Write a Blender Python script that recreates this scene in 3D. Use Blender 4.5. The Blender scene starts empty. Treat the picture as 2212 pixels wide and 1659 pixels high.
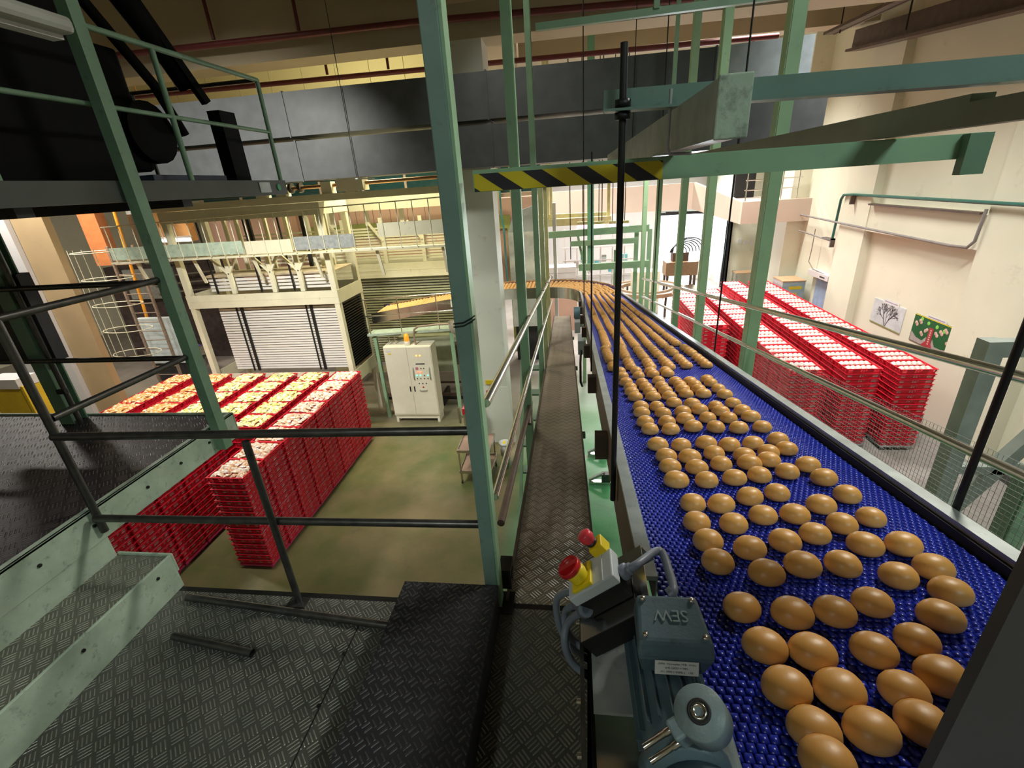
import bpy, bmesh, math, random
import numpy as np
from mathutils import Vector, Matrix

SC = bpy.context.scene
COL = SC.collection
R = math.radians

# ---------------------------------------------------------------- camera, world, lights, exposure
F_PX, PW, PH = 1002.0, 2212, 1659
EYE = Vector((0, 0, 5.5))
_u = lambda v: v / np.linalg.norm(v)
_Y = _u(np.array([1236 - 1106., 388 - 829.5, F_PX]))
_D = np.array([1270 - 1106., 3150 - 829.5, F_PX])
_D = _u(_D - _Y * _D.dot(_Y))
_X = np.cross(_D, _Y) * -1.0
if _X[0] < 0: _X = -_X
MW = np.array([_X, _Y, -_D])                       # rows: world axes in lens axes (right, down, forward)
cam_d = bpy.data.cameras.new('camera'); cam = bpy.data.objects.new('camera', cam_d); COL.objects.link(cam)
cam_d.sensor_fit = 'HORIZONTAL'; cam_d.sensor_width = 36.0; cam_d.lens = F_PX / PW * 36.0
cam_d.clip_start = 0.03; cam_d.clip_end = 200
m4 = Matrix.Identity(4)
for i in range(3):
    m4[i][0] = MW[i, 0]; m4[i][1] = -MW[i, 1]; m4[i][2] = -MW[i, 2]; m4[i][3] = EYE[i]
cam.matrix_world = m4
SC.camera = cam

SC.view_settings.view_transform = 'Standard'
SC.view_settings.look = 'None'
SC.view_settings.exposure = 0.0
SC.view_settings.gamma = 1.0
SC.view_settings.use_curve_mapping = False

W = bpy.data.worlds.new('daylight'); SC.world = W; W.use_nodes = True
W.node_tree.nodes['Background'].inputs[0].default_value = (0.93, 0.97, 1.0, 1)
W.node_tree.nodes['Background'].inputs[1].default_value = 4.0

def lamp(name, loc, size, power, col=(1, .95, .85), aim=None, spread=150):
    l = bpy.data.lights.new(name, 'AREA'); l.shape = 'RECTANGLE'; l.size, l.size_y = size
    l.energy = power; l.color = col; l.spread = R(spread)
    o = bpy.data.objects.new(name, l); COL.objects.link(o); o.location = loc
    if aim: o.rotation_euler = (Vector(aim) - Vector(loc)).to_track_quat('-Z', 'Y').to_euler()
    return o
WARM, WHITE, COOL, YEL = (1, .90, .72), (1, .96, .90), (.86, .96, 1), (1, .90, .55)
# fluorescent battens hung behind the ducts and high in the bays
lamp('hall_light', (-10.6, 7.0, 7.8), (1.0, .3), 300, (1, .95, .86), spread=170)
lamp('hall_light', (-4.9, 4.4, 7.6), (1.2, .3), 190, (1, .96, .86), aim=(-6.3, 9.6, 2.4), spread=95)
lamp('hall_light', (-6.2, 6.6, 8.8), (2.0, .4), 40, (1, .95, .84), aim=(-6.4, 9.2, 2), spread=120)
lamp('hall_light', (-4.4, 10.6, 6.70), (1.6, .3), 190, YEL, spread=178)
lamp('hall_light', (-5.8, 12.0, 7.6), (1.6, .3), 160, YEL, aim=(-5.5, 16, 8.2), spread=175)
lamp('hall_light', (-1.6, 5.6, 9.0), (1.2, .3), 120, (1, .96, .84), aim=(-2.0, 8.5, 0), spread=110)
lamp('hall_light', (3.2, 4.4, 8.4), (1.0, .3), 75, (1, .97, .84), aim=(.8, 2.6, 4.5), spread=95)
lamp('hall_light', (1.9, 8.9, 6.9), (1.6, .3), 90, (1, .97, .86), spread=160)
lamp('hall_light', (4.5, 11.6, 8.9), (2.4, .5), 200, WHITE, spread=92)
lamp('hall_light', (4.3, 6.2, 9.0), (1.6, .4), 170, WHITE, aim=(5.6, 9.8, 1.0), spread=86)
lamp('hall_light', (4.6, 16.5, 8.9), (2.4, .5), 420, WHITE, spread=110)
lamp('hall_light', (2.0, 22.5, 9.2), (3.4, .6), 1500, WHITE, spread=130)
lamp('hall_light', (-.5, 17.4, 8.2), (2.4, .6), 420, WHITE, spread=130)
lamp('hall_light', (-6.0, 17.6, 7.2), (3.4, .6), 420, WARM, spread=140)
lamp('hall_light', (-14.2, 11.2, 7.2), (2.4, .5), 330, (1, .84, .68), spread=140)
lamp('hall_light', (2.6, -1.4, 8.0), (1.2, .3), 26, (.80, 1, .94), aim=(1.5, 2.2, 4.4), spread=105)
lamp('hall_light', (-1.7, -2.2, 7.6), (.22, .14), 9, (.90, 1, .92), aim=(-1.6, .9, 3.6), spread=75)
lamp('loading_door_daylight', (6.2, 28.6, 2.4), (2.3, 3.2), 700, COOL, aim=(4.5, 15, 1.2))

# ---------------------------------------------------------------- pixel of the photograph -> point on a known plane
def ray(px, py): return Vector(MW @ np.array([px - 1106., py - 829.5, F_PX]))
def onz(px, py, z): d = ray(px, py); return EYE + d * ((z - EYE.z) / d.z)
def ony(px, py, y): d = ray(px, py); return EYE + d * (y / d.y)
def onx(px, py, x): d = ray(px, py); return EYE + d * (x / d.x)
def dep(px, py, t): return EYE + ray(px, py) * (t / F_PX)

# ---------------------------------------------------------------- mesh builder
class MB:
    def __init__(s): s.v, s.f, s.mi, s.sm = [], [], [], []
    def add(s, verts, faces, mi=0, smooth=False):
        b = len(s.v); s.v += [tuple(v) for v in verts]
        for f in faces: s.f.append(tuple(b + i for i in f)); s.mi.append(mi); s.sm.append(smooth)
        return s
    def box(s, a, b, mi=0):
        (x0, y0, z0), (x1, y1, z1) = a, b
        x0, x1 = min(x0, x1), max(x0, x1); y0, y1 = min(y0, y1), max(y0, y1); z0, z1 = min(z0, z1), max(z0, z1)
        return s.add([(x0,y0,z0),(x1,y0,z0),(x1,y1,z0),(x0,y1,z0),(x0,y0,z1),(x1,y0,z1),(x1,y1,z1),(x0,y1,z1)],
            [(0,3,2,1),(4,5,6,7),(0,1,5,4),(1,2,6,5),(2,3,7,6),(3,0,4,7)], mi)
    def obox(s, c, ax, ay, az, mi=0):                # centre and three half vectors
        c, ax, ay, az = map(Vector, (c, ax, ay, az))
        vs = [c + ax*i + ay*j + az*k for k in (-1,1) for j in (-1,1) for i in (-1,1)]
        return s.add(vs, [(0,2,3,1),(4,5,7,6),(0,1,5,4),(1,3,7,5),(3,2,6,7),(2,0,4,6)], mi)
    def bar(s, p, q, w, h, up=(0,0,1), mi=0):        # rectangular bar from p to q
        p, q = Vector(p), Vector(q); d = (q - p)
        u = Vector(up)
        if abs(d.normalized().dot(u.normalized())) > .99: u = Vector((0,1,0))
        side = d.cross(u).normalized(); upv = side.cross(d).normalized()
        return s.obox((p+q)/2, d/2, side*(w/2), upv*(h/2), mi)
    def tube(s, pts, r, n=10, mi=0, caps=True):
        pts = [Vector(p) for p in pts]; rings = []
        t0 = (pts[1]-pts[0]).normalized()
        a = Vector((0,0,1)) if abs(t0.z) < .9 else Vector((0,1,0))
        nrm = t0.cross(a).normalized()
        rr = r if isinstance(r, (list, tuple)) else [r]*len(pts)
        for i, p in enumerate(pts):
            if i == 0: t = t0
            elif i == len(pts)-1: t = (pts[i]-pts[i-1]).normalized()
            else: t = ((pts[i+1]-p).normalized() + (p-pts[i-1]).normalized()).normalized()
            nrm = (nrm - t*nrm.dot(t)).normalized(); bn = t.cross(nrm)
            rings.append([p + (nrm*math.cos(2*math.pi*k/n) + bn*math.sin(2*math.pi*k/n))*rr[i] for k in range(n)])
        vs = [v for rg in rings for v in rg]; fs = []
        for i in range(len(pts)-1):
            for k in range(n):
                fs.append((i*n+k, i*n+(k+1)%n, (i+1)*n+(k+1)%n, (i+1)*n+k))
        s.add(vs, fs, mi, True)
        if caps:
            s.add(rings[0], [tuple(range(n-1,-1,-1))], mi); s.add(rings[-1], [tuple(range(n))], mi)
        return s
    def cyl(s, p, q, r, n=16, mi=0): return s.tube([p, q], r, n, mi)
    def lathe(s, prof, c=(0,0,0), axis=(0,0,1), n=20, mi=0):   # profile of (radius, height)
        c = Vector(c); ax = Vector(axis).normalized()
        a = ax.cross(Vector((0,1,0)) if abs(ax.y) < .9 else Vector((1,0,0))).normalized(); b = ax.cross(a)
        vs = [c + ax*h + (a*math.cos(2*math.pi*k/n) + b*math.sin(2*math.pi*k/n))*max(r,1e-4) for r, h in prof for k in range(n)]
        fs = [(i*n+k, i*n+(k+1)%n, (i+1)*n+(k+1)%n, (i+1)*n+k) for i in range(len(prof)-1) for k in range(n)]
        return s.add(vs, fs, mi, True)
    def prism(s, poly, vec, mi=0):                   # planar polygon swept along vec
        n = len(poly); p = [Vector(v) for v in poly]; q = [v + Vector(vec) for v in p]
        return s.add(p+q, [tuple(range(n-1,-1,-1)), tuple(range(n,2*n))] + [(i,(i+1)%n,n+(i+1)%n,n+i) for i in range(n)], mi)
    def mesh(s, name, mats):
        me = bpy.data.meshes.new(name); me.from_pydata(s.v, [], s.f); me.update()
        for m in (mats if isinstance(mats, (list, tuple)) else [mats]): me.materials.append(m)
        me.polygons.foreach_set('material_index', s.mi); me.polygons.foreach_set('use_smooth', s.sm)
        bm = bmesh.new(); bm.from_mesh(me); bmesh.ops.recalc_face_normals(bm, faces=bm.faces[:]); bm.to_mesh(me); bm.free()
        return me
    def build(s, name, mats, parent=None, bevel=0):
        o = bpy.data.objects.new(name, s.mesh(name, mats)); COL.objects.link(o)
        if parent is not None:
            o.parent = parent; o.matrix_parent_inverse = Matrix.Translation(-parent.location)
        if bevel:
            md = o.modifiers.new('bevel', 'BEVEL'); md.width = bevel; md.segments = 2; md.limit_method = 'ANGLE'
        return o
def tag(o, label, cat, group=None, kind=None):
    o['label'] = label; o['category'] = cat
    if group: o['group'] = group
    if kind: o['kind'] = kind
    return o
def thing(name, label, cat, loc=(0,0,0), group=None):
    o = bpy.data.objects.new(name, None); COL.objects.link(o); o.location = loc; o.empty_display_size = .1
    return tag(o, label, cat, group)
def struct(o, label=None):
    o['kind'] = 'structure'
    if label: o['label'] = label
    return o
def dup(root, loc, label, group=None, rot=None):
    r = root.copy(); COL.objects.link(r); r.location = loc; r['label'] = label
    if rot is not None: r.rotation_euler = rot
    if group: r['group'] = group
    for ch in CH.get(root.name, ()):
        c = ch.copy(); COL.objects.link(c); c.parent = r
    return r
CH = {}
def text(name, body, size, mw, mat, parent=None, depth=.0006):
    cu = bpy.data.curves.new(name, 'FONT'); cu.body = body; cu.size = size; cu.extrude = depth
    cu.align_x = 'CENTER'; cu.align_y = 'CENTER'; cu.resolution_u = 3
    t = bpy.data.objects.new(name + '_outline', cu); COL.objects.link(t)
    me = bpy.data.meshes.new_from_object(t.evaluated_get(bpy.context.evaluated_depsgraph_get()))
    bpy.data.objects.remove(t); bpy.data.curves.remove(cu); me.name = name; me.materials.clear(); me.materials.append(mat)
    o = bpy.data.objects.new(name, me); COL.objects.link(o); o.matrix_world = mw
    if parent is not None:
        o.parent = parent; o.matrix_parent_inverse = Matrix.Translation(-parent.location)
    return o
def frame3(o, x, y):                                 # matrix from an origin and two directions
    x = Vector(x).normalized(); z = x.cross(Vector(y)).normalized(); y = z.cross(x)
    return Matrix(((x.x,y.x,z.x,o[0]),(x.y,y.y,z.y,o[1]),(x.z,y.z,z.z,o[2]),(0,0,0,1)))
ORD = ['nearest','second','third','fourth','fifth','sixth','seventh','eighth','ninth','tenth','eleventh','twelfth','thirteenth',
       'fourteenth','fifteenth','sixteenth','seventeenth','eighteenth','nineteenth','twentieth']

# ---------------------------------------------------------------- materials
def nt(name):
    m = bpy.data.materials.new(name); m.use_nodes = True
    return m, m.node_tree.nodes, m.node_tree.links, m.node_tree.nodes['Principled BSDF']
def mat(name, col, rough=.5, metal=0.0, var=.12, scale=6.0, dirt=None, dirt_amt=.0, bump=0.0, bscale=60, spec=.5, coat=0):
    m, N, L, B = nt(name)
    B.inputs['Roughness'].default_value = rough; B.inputs['Metallic'].default_value = metal
    B.inputs['Specular IOR Level'].default_value = spec
    if coat: B.inputs['Coat Weight'].default_value = coat
    tc = N.new('ShaderNodeTexCoord'); n1 = N.new('ShaderNodeTexNoise'); n1.inputs['Scale'].default_value = scale; n1.inputs['Detail'].default_value = 5
    L.new(tc.outputs['Object'], n1.inputs['Vector'])
    r = N.new('ShaderNodeValToRGB'); c = Vector(col[:3])
    r.color_ramp.elements[0].position = .3; r.color_ramp.elements[1].position = .7
    r.color_ramp.elements[0].color = (*(c*(1-var)), 1); r.color_ramp.elements[1].color = (*[min(1, k*(1+var)) for k in c], 1)
    L.new(n1.outputs['Fac'], r.inputs['Fac']); out = r.outputs['Color']
    if dirt:
        n2 = N.new('ShaderNodeTexNoise'); n2.inputs['Scale'].default_value = scale*2.3; n2.inputs['Detail'].default_value = 8; n2.inputs['Roughness'].default_value = .7
        L.new(tc.outputs['Object'], n2.inputs['Vector'])
        r2 = N.new('ShaderNodeValToRGB'); r2.color_ramp.elements[0].position = .62 - .3*dirt_amt; r2.color_ramp.elements[1].position = .80 - .3*dirt_amt
        L.new(n2.outputs['Fac'], r2.inputs['Fac'])
        mx = N.new('ShaderNodeMix'); mx.data_type = 'RGBA'; L.new(r2.outputs['Color'], mx.inputs['Factor'])
        L.new(out, mx.inputs['A']); mx.inputs['B'].default_value = (*dirt, 1); out = mx.outputs['Result']
    L.new(out, B.inputs['Base Color'])
    if bump:
        n3 = N.new('ShaderNodeTexNoise'); n3.inputs['Scale'].default_value = bscale; n3.inputs['Detail'].default_value = 3
        L.new(tc.outputs['Object'], n3.inputs['Vector'])
        b = N.new('ShaderNodeBump'); b.inputs['Strength'].default_value = bump; b.inputs['Distance'].default_value = .01
        L.new(n3.outputs['Fac'], b.inputs['Height']); L.new(b.outputs['Normal'], B.inputs['Normal'])
    return m
def emit(name, col, s):
    m, N, L, B = nt(name); B.inputs['Emission Color'].default_value = (*col, 1); B.inputs['Emission Strength'].default_value = s
    B.inputs['Base Color'].default_value = (*col, 1); return m
def checker(name, col, rough, pitch=.045, metal=.6, worn=(.5,.5,.45), bars=4, strength=.8, wear=.5):
    """five-bar tread plate: groups of short raised bars, alternating at right angles"""
    m, N, L, B = nt(name)
    B.inputs['Metallic'].default_value = metal
    tc = N.new('ShaderNodeTexCoord'); mp = N.new('ShaderNodeMapping'); mp.inputs['Rotation'].default_value = (0,0,R(45)); mp.inputs['Scale'].default_value = (1/pitch,)*3
    L.new(tc.outputs['Object'], mp.inputs['Vector']); sx = N.new('ShaderNodeSeparateXYZ'); L.new(mp.outputs[0], sx.inputs[0])
    def M(op, a, b=None, c=None):
        n = N.new('ShaderNodeMath'); n.operation = op
        for i, k in enumerate((a, b, c)):
            if k is None: continue
            if isinstance(k, (int, float)): n.inputs[i].default_value = k
            else: L.new(k, n.inputs[i])
        return n.outputs[0]
    u, v = sx.outputs[0], sx.outputs[1]
    fu, fv = M('FRACT', u), M('FRACT', v)
    par = M('MODULO', M('ABSOLUTE', M('ADD', M('FLOOR', u), M('FLOOR', v))), 2.0)
    def mx(a, b): return M('ADD', M('MULTIPLY', a, M('SUBTRACT', 1.0, par)), M('MULTIPLY', b, par))
    along, across = mx(fu, fv), mx(fv, fu)
    st = M('MAXIMUM', 0.0, M('SINE', M('MULTIPLY', across, 2*math.pi*bars)))
    def win(k, e): return M('MULTIPLY', M('SMOOTH_MIN', 1.0, M('MULTIPLY', M('SUBTRACT', k, e), 12.0), .1), M('GREATER_THAN', k, e))
    msk = M('MULTIPLY', win(along, .1), win(M('SUBTRACT', 1.0, along), .1))
    h = M('MULTIPLY', st, msk)
    n1 = N.new('ShaderNodeTexNoise'); n1.inputs['Scale'].default_value = 2.2; n1.inputs['Detail'].default_value = 6; L.new(tc.outputs['Object'], n1.inputs['Vector'])
    r = N.new('ShaderNodeValToRGB'); c = Vector(col)
    r.color_ramp.elements[0].position = .32; r.color_ramp.elements[1].position = .7
    r.color_ramp.elements[0].color = (*(c*.6), 1); r.color_ramp.elements[1].color = (*(c*1.35), 1); L.new(n1.outputs['Fac'], r.inputs['Fac'])
    mix = N.new('ShaderNodeMix'); mix.data_type = 'RGBA'; L.new(M('MULTIPLY', h, wear), mix.inputs['Factor']); L.new(r.outputs[0], mix.inputs['A']); mix.inputs['B'].default_value = (*worn, 1)
    L.new(mix.outputs['Result'], B.inputs['Base Color'])
    L.new(M('SUBTRACT', rough + .12, M('MULTIPLY', h, .25)), B.inputs['Roughness'])
    b = N.new('ShaderNodeBump'); b.inputs['Strength'].default_value = strength; b.inputs['Distance'].default_value = .004
    L.new(h, b.inputs['Height']); L.new(b.outputs['Normal'], B.inputs['Normal'])
    return m

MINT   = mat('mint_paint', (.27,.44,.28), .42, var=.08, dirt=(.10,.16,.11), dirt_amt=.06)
MINT_D = mat('shaded_green_paint', (.155,.27,.18), .45, var=.12, dirt=(.07,.09,.07), dirt_amt=.12)  # darker copy of the mint paint, dim light put into the colour
TEALP  = mat('grey_teal_paint', (.17,.27,.24), .38, var=.1, dirt=(.12,.13,.11), dirt_amt=.1)
PALEG  = mat('pale_green_paint', (.42,.52,.42), .5, var=.14, scale=9, dirt=(.16,.19,.16), dirt_amt=.2, bump=.12)
CREAM  = mat('cream_paint', (.68,.66,.50), .45, var=.06, scale=3, dirt=(.30,.27,.18), dirt_amt=.06)
CREAM2 = mat('cream_enamel', (.80,.77,.64), .35, var=.03)
GALV   = mat('galvanised_steel', (.40,.43,.43), .42, metal=.35, var=.18, scale=14, dirt=(.22,.22,.2), dirt_amt=.1)
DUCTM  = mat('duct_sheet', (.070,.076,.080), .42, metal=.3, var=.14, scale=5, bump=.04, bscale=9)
STEEL  = mat('stainless_steel', (.62,.60,.58), .22, metal=1, var=.06)
CHROME = mat('polished_tube', (.70,.68,.64), .18, metal=1, var=.08, scale=20)
DKPIPE = mat('dark_steel_pipe', (.10,.097,.094), .36, metal=.8, var=.25, scale=18)
BLACK  = mat('black_steel', (.009,.009,.010), .5, metal=.1, var=.3)
PITCH  = mat('matt_black', (.003,.003,.0035), .75, var=.3, spec=.15)  # even near-black colour, matt finish
DARKM  = mat('dark_machine', (.035,.034,.038), .55, metal=.2, var=.4, scale=3)
RUBBER = mat('black_rubber', (.02,.02,.022), .7)
RED    = mat('red_plastic', (.60,.010,.030), .38, var=.10, scale=3)
REDD   = mat('dark_pink_plastic', (.50,.03,.12), .45, var=.12)
MAROON = mat('maroon_pipe_paint', (.13,.022,.025), .45)
BROWNP = mat('dark_brown_steel', (.11,.075,.06), .45, metal=.3, var=.2)
BLUEB  = mat('blue_belt_plastic', (.012,.026,.36), .30, var=.10, scale=20)
BLUED  = mat('dark_blue_belt', (.004,.008,.085), .5, var=.2, scale=20)
PURP   = mat('violet_belt', (.09,.06,.34), .35)
GREY_P = mat('grey_enclosure_plastic', (.52,.58,.63), .4, var=.03)
MOTORP = mat('blue_grey_motor_paint', (.085,.135,.165), .38, var=.12, scale=12, dirt=(.05,.06,.07), dirt_amt=.1, bump=.08, bscale=120)
MOTORL = mat('light_motor_casting', (.21,.27,.29), .45, var=.1, bump=.1, bscale=150)
CONDUIT= mat('grey_conduit', (.17,.20,.26), .42, var=.08)
YELLOW = mat('yellow_plastic', (.80,.62,.01), .4, var=.04)
REDK   = mat('red_knob_plastic', (.55,.015,.02), .32)
REDK2  = mat('pinkish_red_button', (.72,.045,.07), .38)
PAPER  = mat('paper_label', (.68,.69,.68), .6, var=.03)
INK    = mat('ink', (.03,.03,.035), .6)
HAZY   = mat('hazard_yellow', (.66,.52,.02), .42, var=.1)
HAZK   = mat('hazard_black', (.02,.02,.03), .4)
WALLC  = mat('cream_wall_paint', (.70,.69,.555), .7, var=.04, scale=.8, dirt=(.52,.49,.38), dirt_amt=.04)
WALLP  = mat('white_column_paint', (.64,.68,.62), .6, var=.05, scale=1.2, dirt=(.42,.42,.34), dirt_amt=.08)
CONCR  = mat('painted_concrete', (.56,.50,.38), .75, var=.08, scale=1.0)
TANCOL = mat('tan_column_paint', (.40,.285,.155), .7, var=.10, scale=1.2, dirt=(.34,.24,.15), dirt_amt=.12)
PANELW = mat('white_panel', (.62,.60,.60), .5, var=.05, scale=1)
FASCIA = mat('beige_fascia', (.58,.47,.39), .7, var=.05, scale=1)
PINKC  = mat('salmon_cladding', (.62,.40,.31), .6, var=.06, scale=1)
ORANGE = mat('orange_paint', (.85,.36,.03), .5)
TRAYW  = mat('white_slat', (.72,.71,.68), .45, var=.04)
CARD   = mat('cardboard', (.42,.27,.15), .8, var=.1)
BLUE   = mat('blue_paint', (.08,.14,.42), .45)
SKYB   = mat('teal_machine_paint', (.10,.38,.42), .45)
LAMPW  = emit('lit_tube', (1,.97,.92), 9)
LAMPP  = emit('pink_lit_tube', (1,.35,.62), 5)
LED_O  = emit('orange_indicator', (1,.35,.05), 3)
LED_G  = emit('green_indicator', (.1,.9,.6), 2)
LED_R  = emit('red_indicator', (1,.12,.05), 3)
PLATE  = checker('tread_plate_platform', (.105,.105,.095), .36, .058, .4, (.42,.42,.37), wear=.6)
PLATEB = checker('tread_plate_catwalk', (.27,.22,.17), .42, .058, .2, (.72,.64,.54), wear=.95)
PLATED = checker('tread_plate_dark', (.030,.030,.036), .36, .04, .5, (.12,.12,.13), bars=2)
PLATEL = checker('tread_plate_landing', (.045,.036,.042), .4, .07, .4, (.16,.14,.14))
PLATEG = checker('tread_plate_step', (.15,.15,.125), .42, .06, .3, (.46,.48,.41), wear=.8)

def bun_mat(name, top, side, top2):
    m, N, L, B = nt(name); B.inputs['Roughness'].default_value = .42; B.inputs['Subsurface Weight'].default_value = .06
    B.inputs['Subsurface Radius'].default_value = (.02,.01,.005)
    tc = N.new('ShaderNodeTexCoord'); sx = N.new('ShaderNodeSeparateXYZ'); L.new(tc.outputs['Generated'], sx.inputs[0])
    r = N.new('ShaderNodeValToRGB'); e = r.color_ramp.elements
    e[0].position = .12; e[0].color = (*side, 1); e[1].position = .72; e[1].color = (*top, 1)
    L.new(sx.outputs[2], r.inputs['Fac'])
    oi = N.new('ShaderNodeObjectInfo'); mx = N.new('ShaderNodeMix'); mx.data_type = 'RGBA'
    mm = N.new('ShaderNodeMath'); mm.operation = 'MULTIPLY'; mm.inputs[1].default_value = .6; L.new(oi.outputs['Random'], mm.inputs[0])
    L.new(mm.outputs[0], mx.inputs['Factor']); L.new(r.outputs[0], mx.inputs['A']); mx.inputs['B'].default_value = (*top2, 1)
    L.new(mx.outputs['Result'], B.inputs['Base Color'])
    n3 = N.new('ShaderNodeTexNoise'); n3.inputs['Scale'].default_value = 40; L.new(tc.outputs['Object'], n3.inputs['Vector'])
    b = N.new('ShaderNodeBump'); b.inputs['Strength'].default_value = .10; b.inputs['Distance'].default_value = .004
    L.new(n3.outputs['Fac'], b.inputs['Height']); L.new(b.outputs['Normal'], B.inputs['Normal'])
    return m
BUN = bun_mat('bun_crust', (.66,.33,.085), (.74,.46,.17), (.60,.29,.07))
CROIS = bun_mat('pastry_crust', (.78,.30,.04), (.80,.42,.10), (.70,.26,.03))
def pack_mat(name, a, b, c):
    m, N, L, B = nt(name); B.inputs['Roughness'].default_value = .22; B.inputs['Coat Weight'].default_value = .3
    tc = N.new('ShaderNodeTexCoord'); n = N.new('ShaderNodeTexNoise'); n.inputs['Scale'].default_value = 16; n.inputs['Detail'].default_value = 3
    oi = N.new('ShaderNodeObjectInfo'); ad = N.new('ShaderNodeVectorMath'); ad.operation = 'ADD'
    L.new(tc.outputs['Object'], ad.inputs[0]); L.new(oi.outputs['Random'], ad.inputs[1]); L.new(ad.outputs[0], n.inputs['Vector'])
    r = N.new('ShaderNodeValToRGB'); e = r.color_ramp.elements; e[0].position = .38; e[0].color = (*a, 1); e[1].position = .5; e[1].color = (*b, 1)
    k = e.new(.64); k.color = (*c, 1); L.new(n.outputs['Fac'], r.inputs['Fac']); L.new(r.outputs[0], B.inputs['Base Color'])
    return m
PK_TAN = pack_mat('clear_bag_tan_bun', (.62,.33,.17), (.78,.58,.42), (.80,.78,.80))
PK_GRN = pack_mat('green_printed_bag', (.50,.55,.12), (.78,.66,.32), (.82,.80,.66))
PK_ORG = pack_mat('amber_bag', (.70,.27,.06), (.82,.48,.18), (.85,.70,.48))
PK_WHT = mat('pale_roll_film', (.62,.45,.40), .3, var=.16, scale=30, coat=.3)
PK_MIX = pack_mat('mixed_white_packs', (.55,.10,.12), (.78,.74,.78), (.85,.85,.88))

# ================================================================ SETTING
def floor_mat():
    m, N, L, B = nt('epoxy_floor')
    g = N.new('ShaderNodeNewGeometry'); sx = N.new('ShaderNodeSeparateXYZ'); L.new(g.outputs['Position'], sx.inputs[0])
    def noise(sc, d=6, rough=.6):
        n = N.new('ShaderNodeTexNoise'); n.inputs['Scale'].default_value = sc; n.inputs['Detail'].default_value = d; n.inputs['Roughness'].default_value = rough
        L.new(g.outputs['Position'], n.inputs['Vector']); return n.outputs['Fac']
    def ramp(f, stops):
        r = N.new('ShaderNodeValToRGB'); e = r.color_ramp.elements
        e[0].position, e[0].color = stops[0][0], (*stops[0][1], 1); e[1].position, e[1].color = stops[-1][0], (*stops[-1][1], 1)
        for p, c in stops[1:-1]: k = e.new(p); k.color = (*c, 1)
        L.new(f, r.inputs['Fac']); return r.outputs['Color']
    def mixc(f, a, b):
        x = N.new('ShaderNodeMix'); x.data_type = 'RGBA'; L.new(f, x.inputs['Factor']); L.new(a, x.inputs['A']); L.new(b, x.inputs['B']); return x.outputs['Result']
    def mr(v, a, b):
        x = N.new('ShaderNodeMapRange'); x.inputs['From Min'].default_value = a; x.inputs['From Max'].default_value = b; L.new(v, x.inputs['Value']); return x.outputs[0]
    hall = ramp(noise(.55), [(.36, (.085,.115,.035)), (.5, (.165,.155,.07)), (.66, (.25,.20,.11))])
    green = ramp(noise(.9), [(.4, (.03,.20,.065)), (.62, (.06,.25,.10)), (.74, (.26,.31,.22))])
    grey = ramp(noise(1.4), [(.35, (.20,.185,.17)), (.65, (.28,.26,.245))])
    a = mixc(mr(sx.outputs[0], -1.3, -.9), hall, green); c = mixc(mr(sx.outputs[0], 2.6, 2.7), a, grey)
    c = mixc(mr(sx.outputs[1], 9.0, 14.0), c, grey)
    st = ramp(noise(3.2, 9, .72), [(.60, (0,0,0)), (.70, (.6,.6,.6))])
    dk = N.new('ShaderNodeRGB'); dk.outputs[0].default_value = (.13,.085,.075, 1)
    L.new(mixc(st, c, dk.outputs[0]), B.inputs['Base Color'])
    rr = N.new('ShaderNodeMapRange'); rr.inputs['To Min'].default_value = .22; rr.inputs['To Max'].default_value = .5; L.new(noise(2.0), rr.inputs['Value']); L.new(rr.outputs[0], B.inputs['Roughness'])
    b = N.new('ShaderNodeBump'); b.inputs['Strength'].default_value = .12; b.inputs['Distance'].default_value = .02; L.new(noise(14, 4), b.inputs['Height']); L.new(b.outputs['Normal'], B.inputs['Normal'])
    return m
FLOORM = floor_mat()
struct(MB().box((-23,-3,-.2),(12.2,32,0)).build('floor', FLOORM))
CEILM = mat('ceiling_paint', (.46,.39,.27), .8, var=.06, scale=.7)
BEAMM = mat('beam_paint', (.46,.40,.28), .8, var=.06, scale=.7)
struct(MB().box((-23,-3,10.4),(12.2,30,10.6)).build('ceiling', CEILM))
w = MB().box((7.75,-3,0),(8.2,18.6,10.4)).box((12,18.6,0),(12.2,24.8,10.4)).box((8.2,18.4,0),(12.2,18.6,10.4)).box((7.6,24.8,0),(12.2,25.0,10.4)).box((7.5,24.8,0),(7.7,29,10.4))
struct(w.build('wall_right', WALLC))
struct(MB().box((-23.2,-3,0),(-23,30,10.4)).build('wall_left', WALLC))
struct(MB().box((-23,-3.2,0),(8.2,-3,10.4)).build('wall_front', WALLC))
w = MB().box((-23,29,0),(4.9,29.2,10.4)).box((7.45,29,0),(7.75,29.2,10.4)).box((4.9,29,3.4),(7.45,29.2,10.4))
struct(w.build('wall_back', PANELW))
df = MB().box((4.8,28.93,0),(4.9,29.0,3.5)).box((7.45,28.93,0),(7.55,29.0,3.5)).box((4.8,28.93,3.4),(7.55,29.0,3.5))
struct(df.build('door_1', GALV))
struct(MB().box((7.62,3,0),(7.75,9.1,.16)).box((7.62,10.0,0),(7.75,13.7,.16)).build('baseboard_right', mat('dark_skirting', (.05,.055,.05), .5)))
# pilasters and wall beam of the right wall
struct(MB().box((7.55,8.4,0),(7.75,10.0,10.4)).build('trim_1', WALLC))
struct(MB().box((7.55,13.7,0),(7.75,14.95,10.4)).build('trim_2', WALLC))
struct(MB().box((7.57,10.0,3.78),(7.75,13.7,4.40)).build('trim_3', WALLC))
struct(MB().box((7.2,17.6,0),(7.75,18.5,10.4)).build('trim_4', WALLC))
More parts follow.
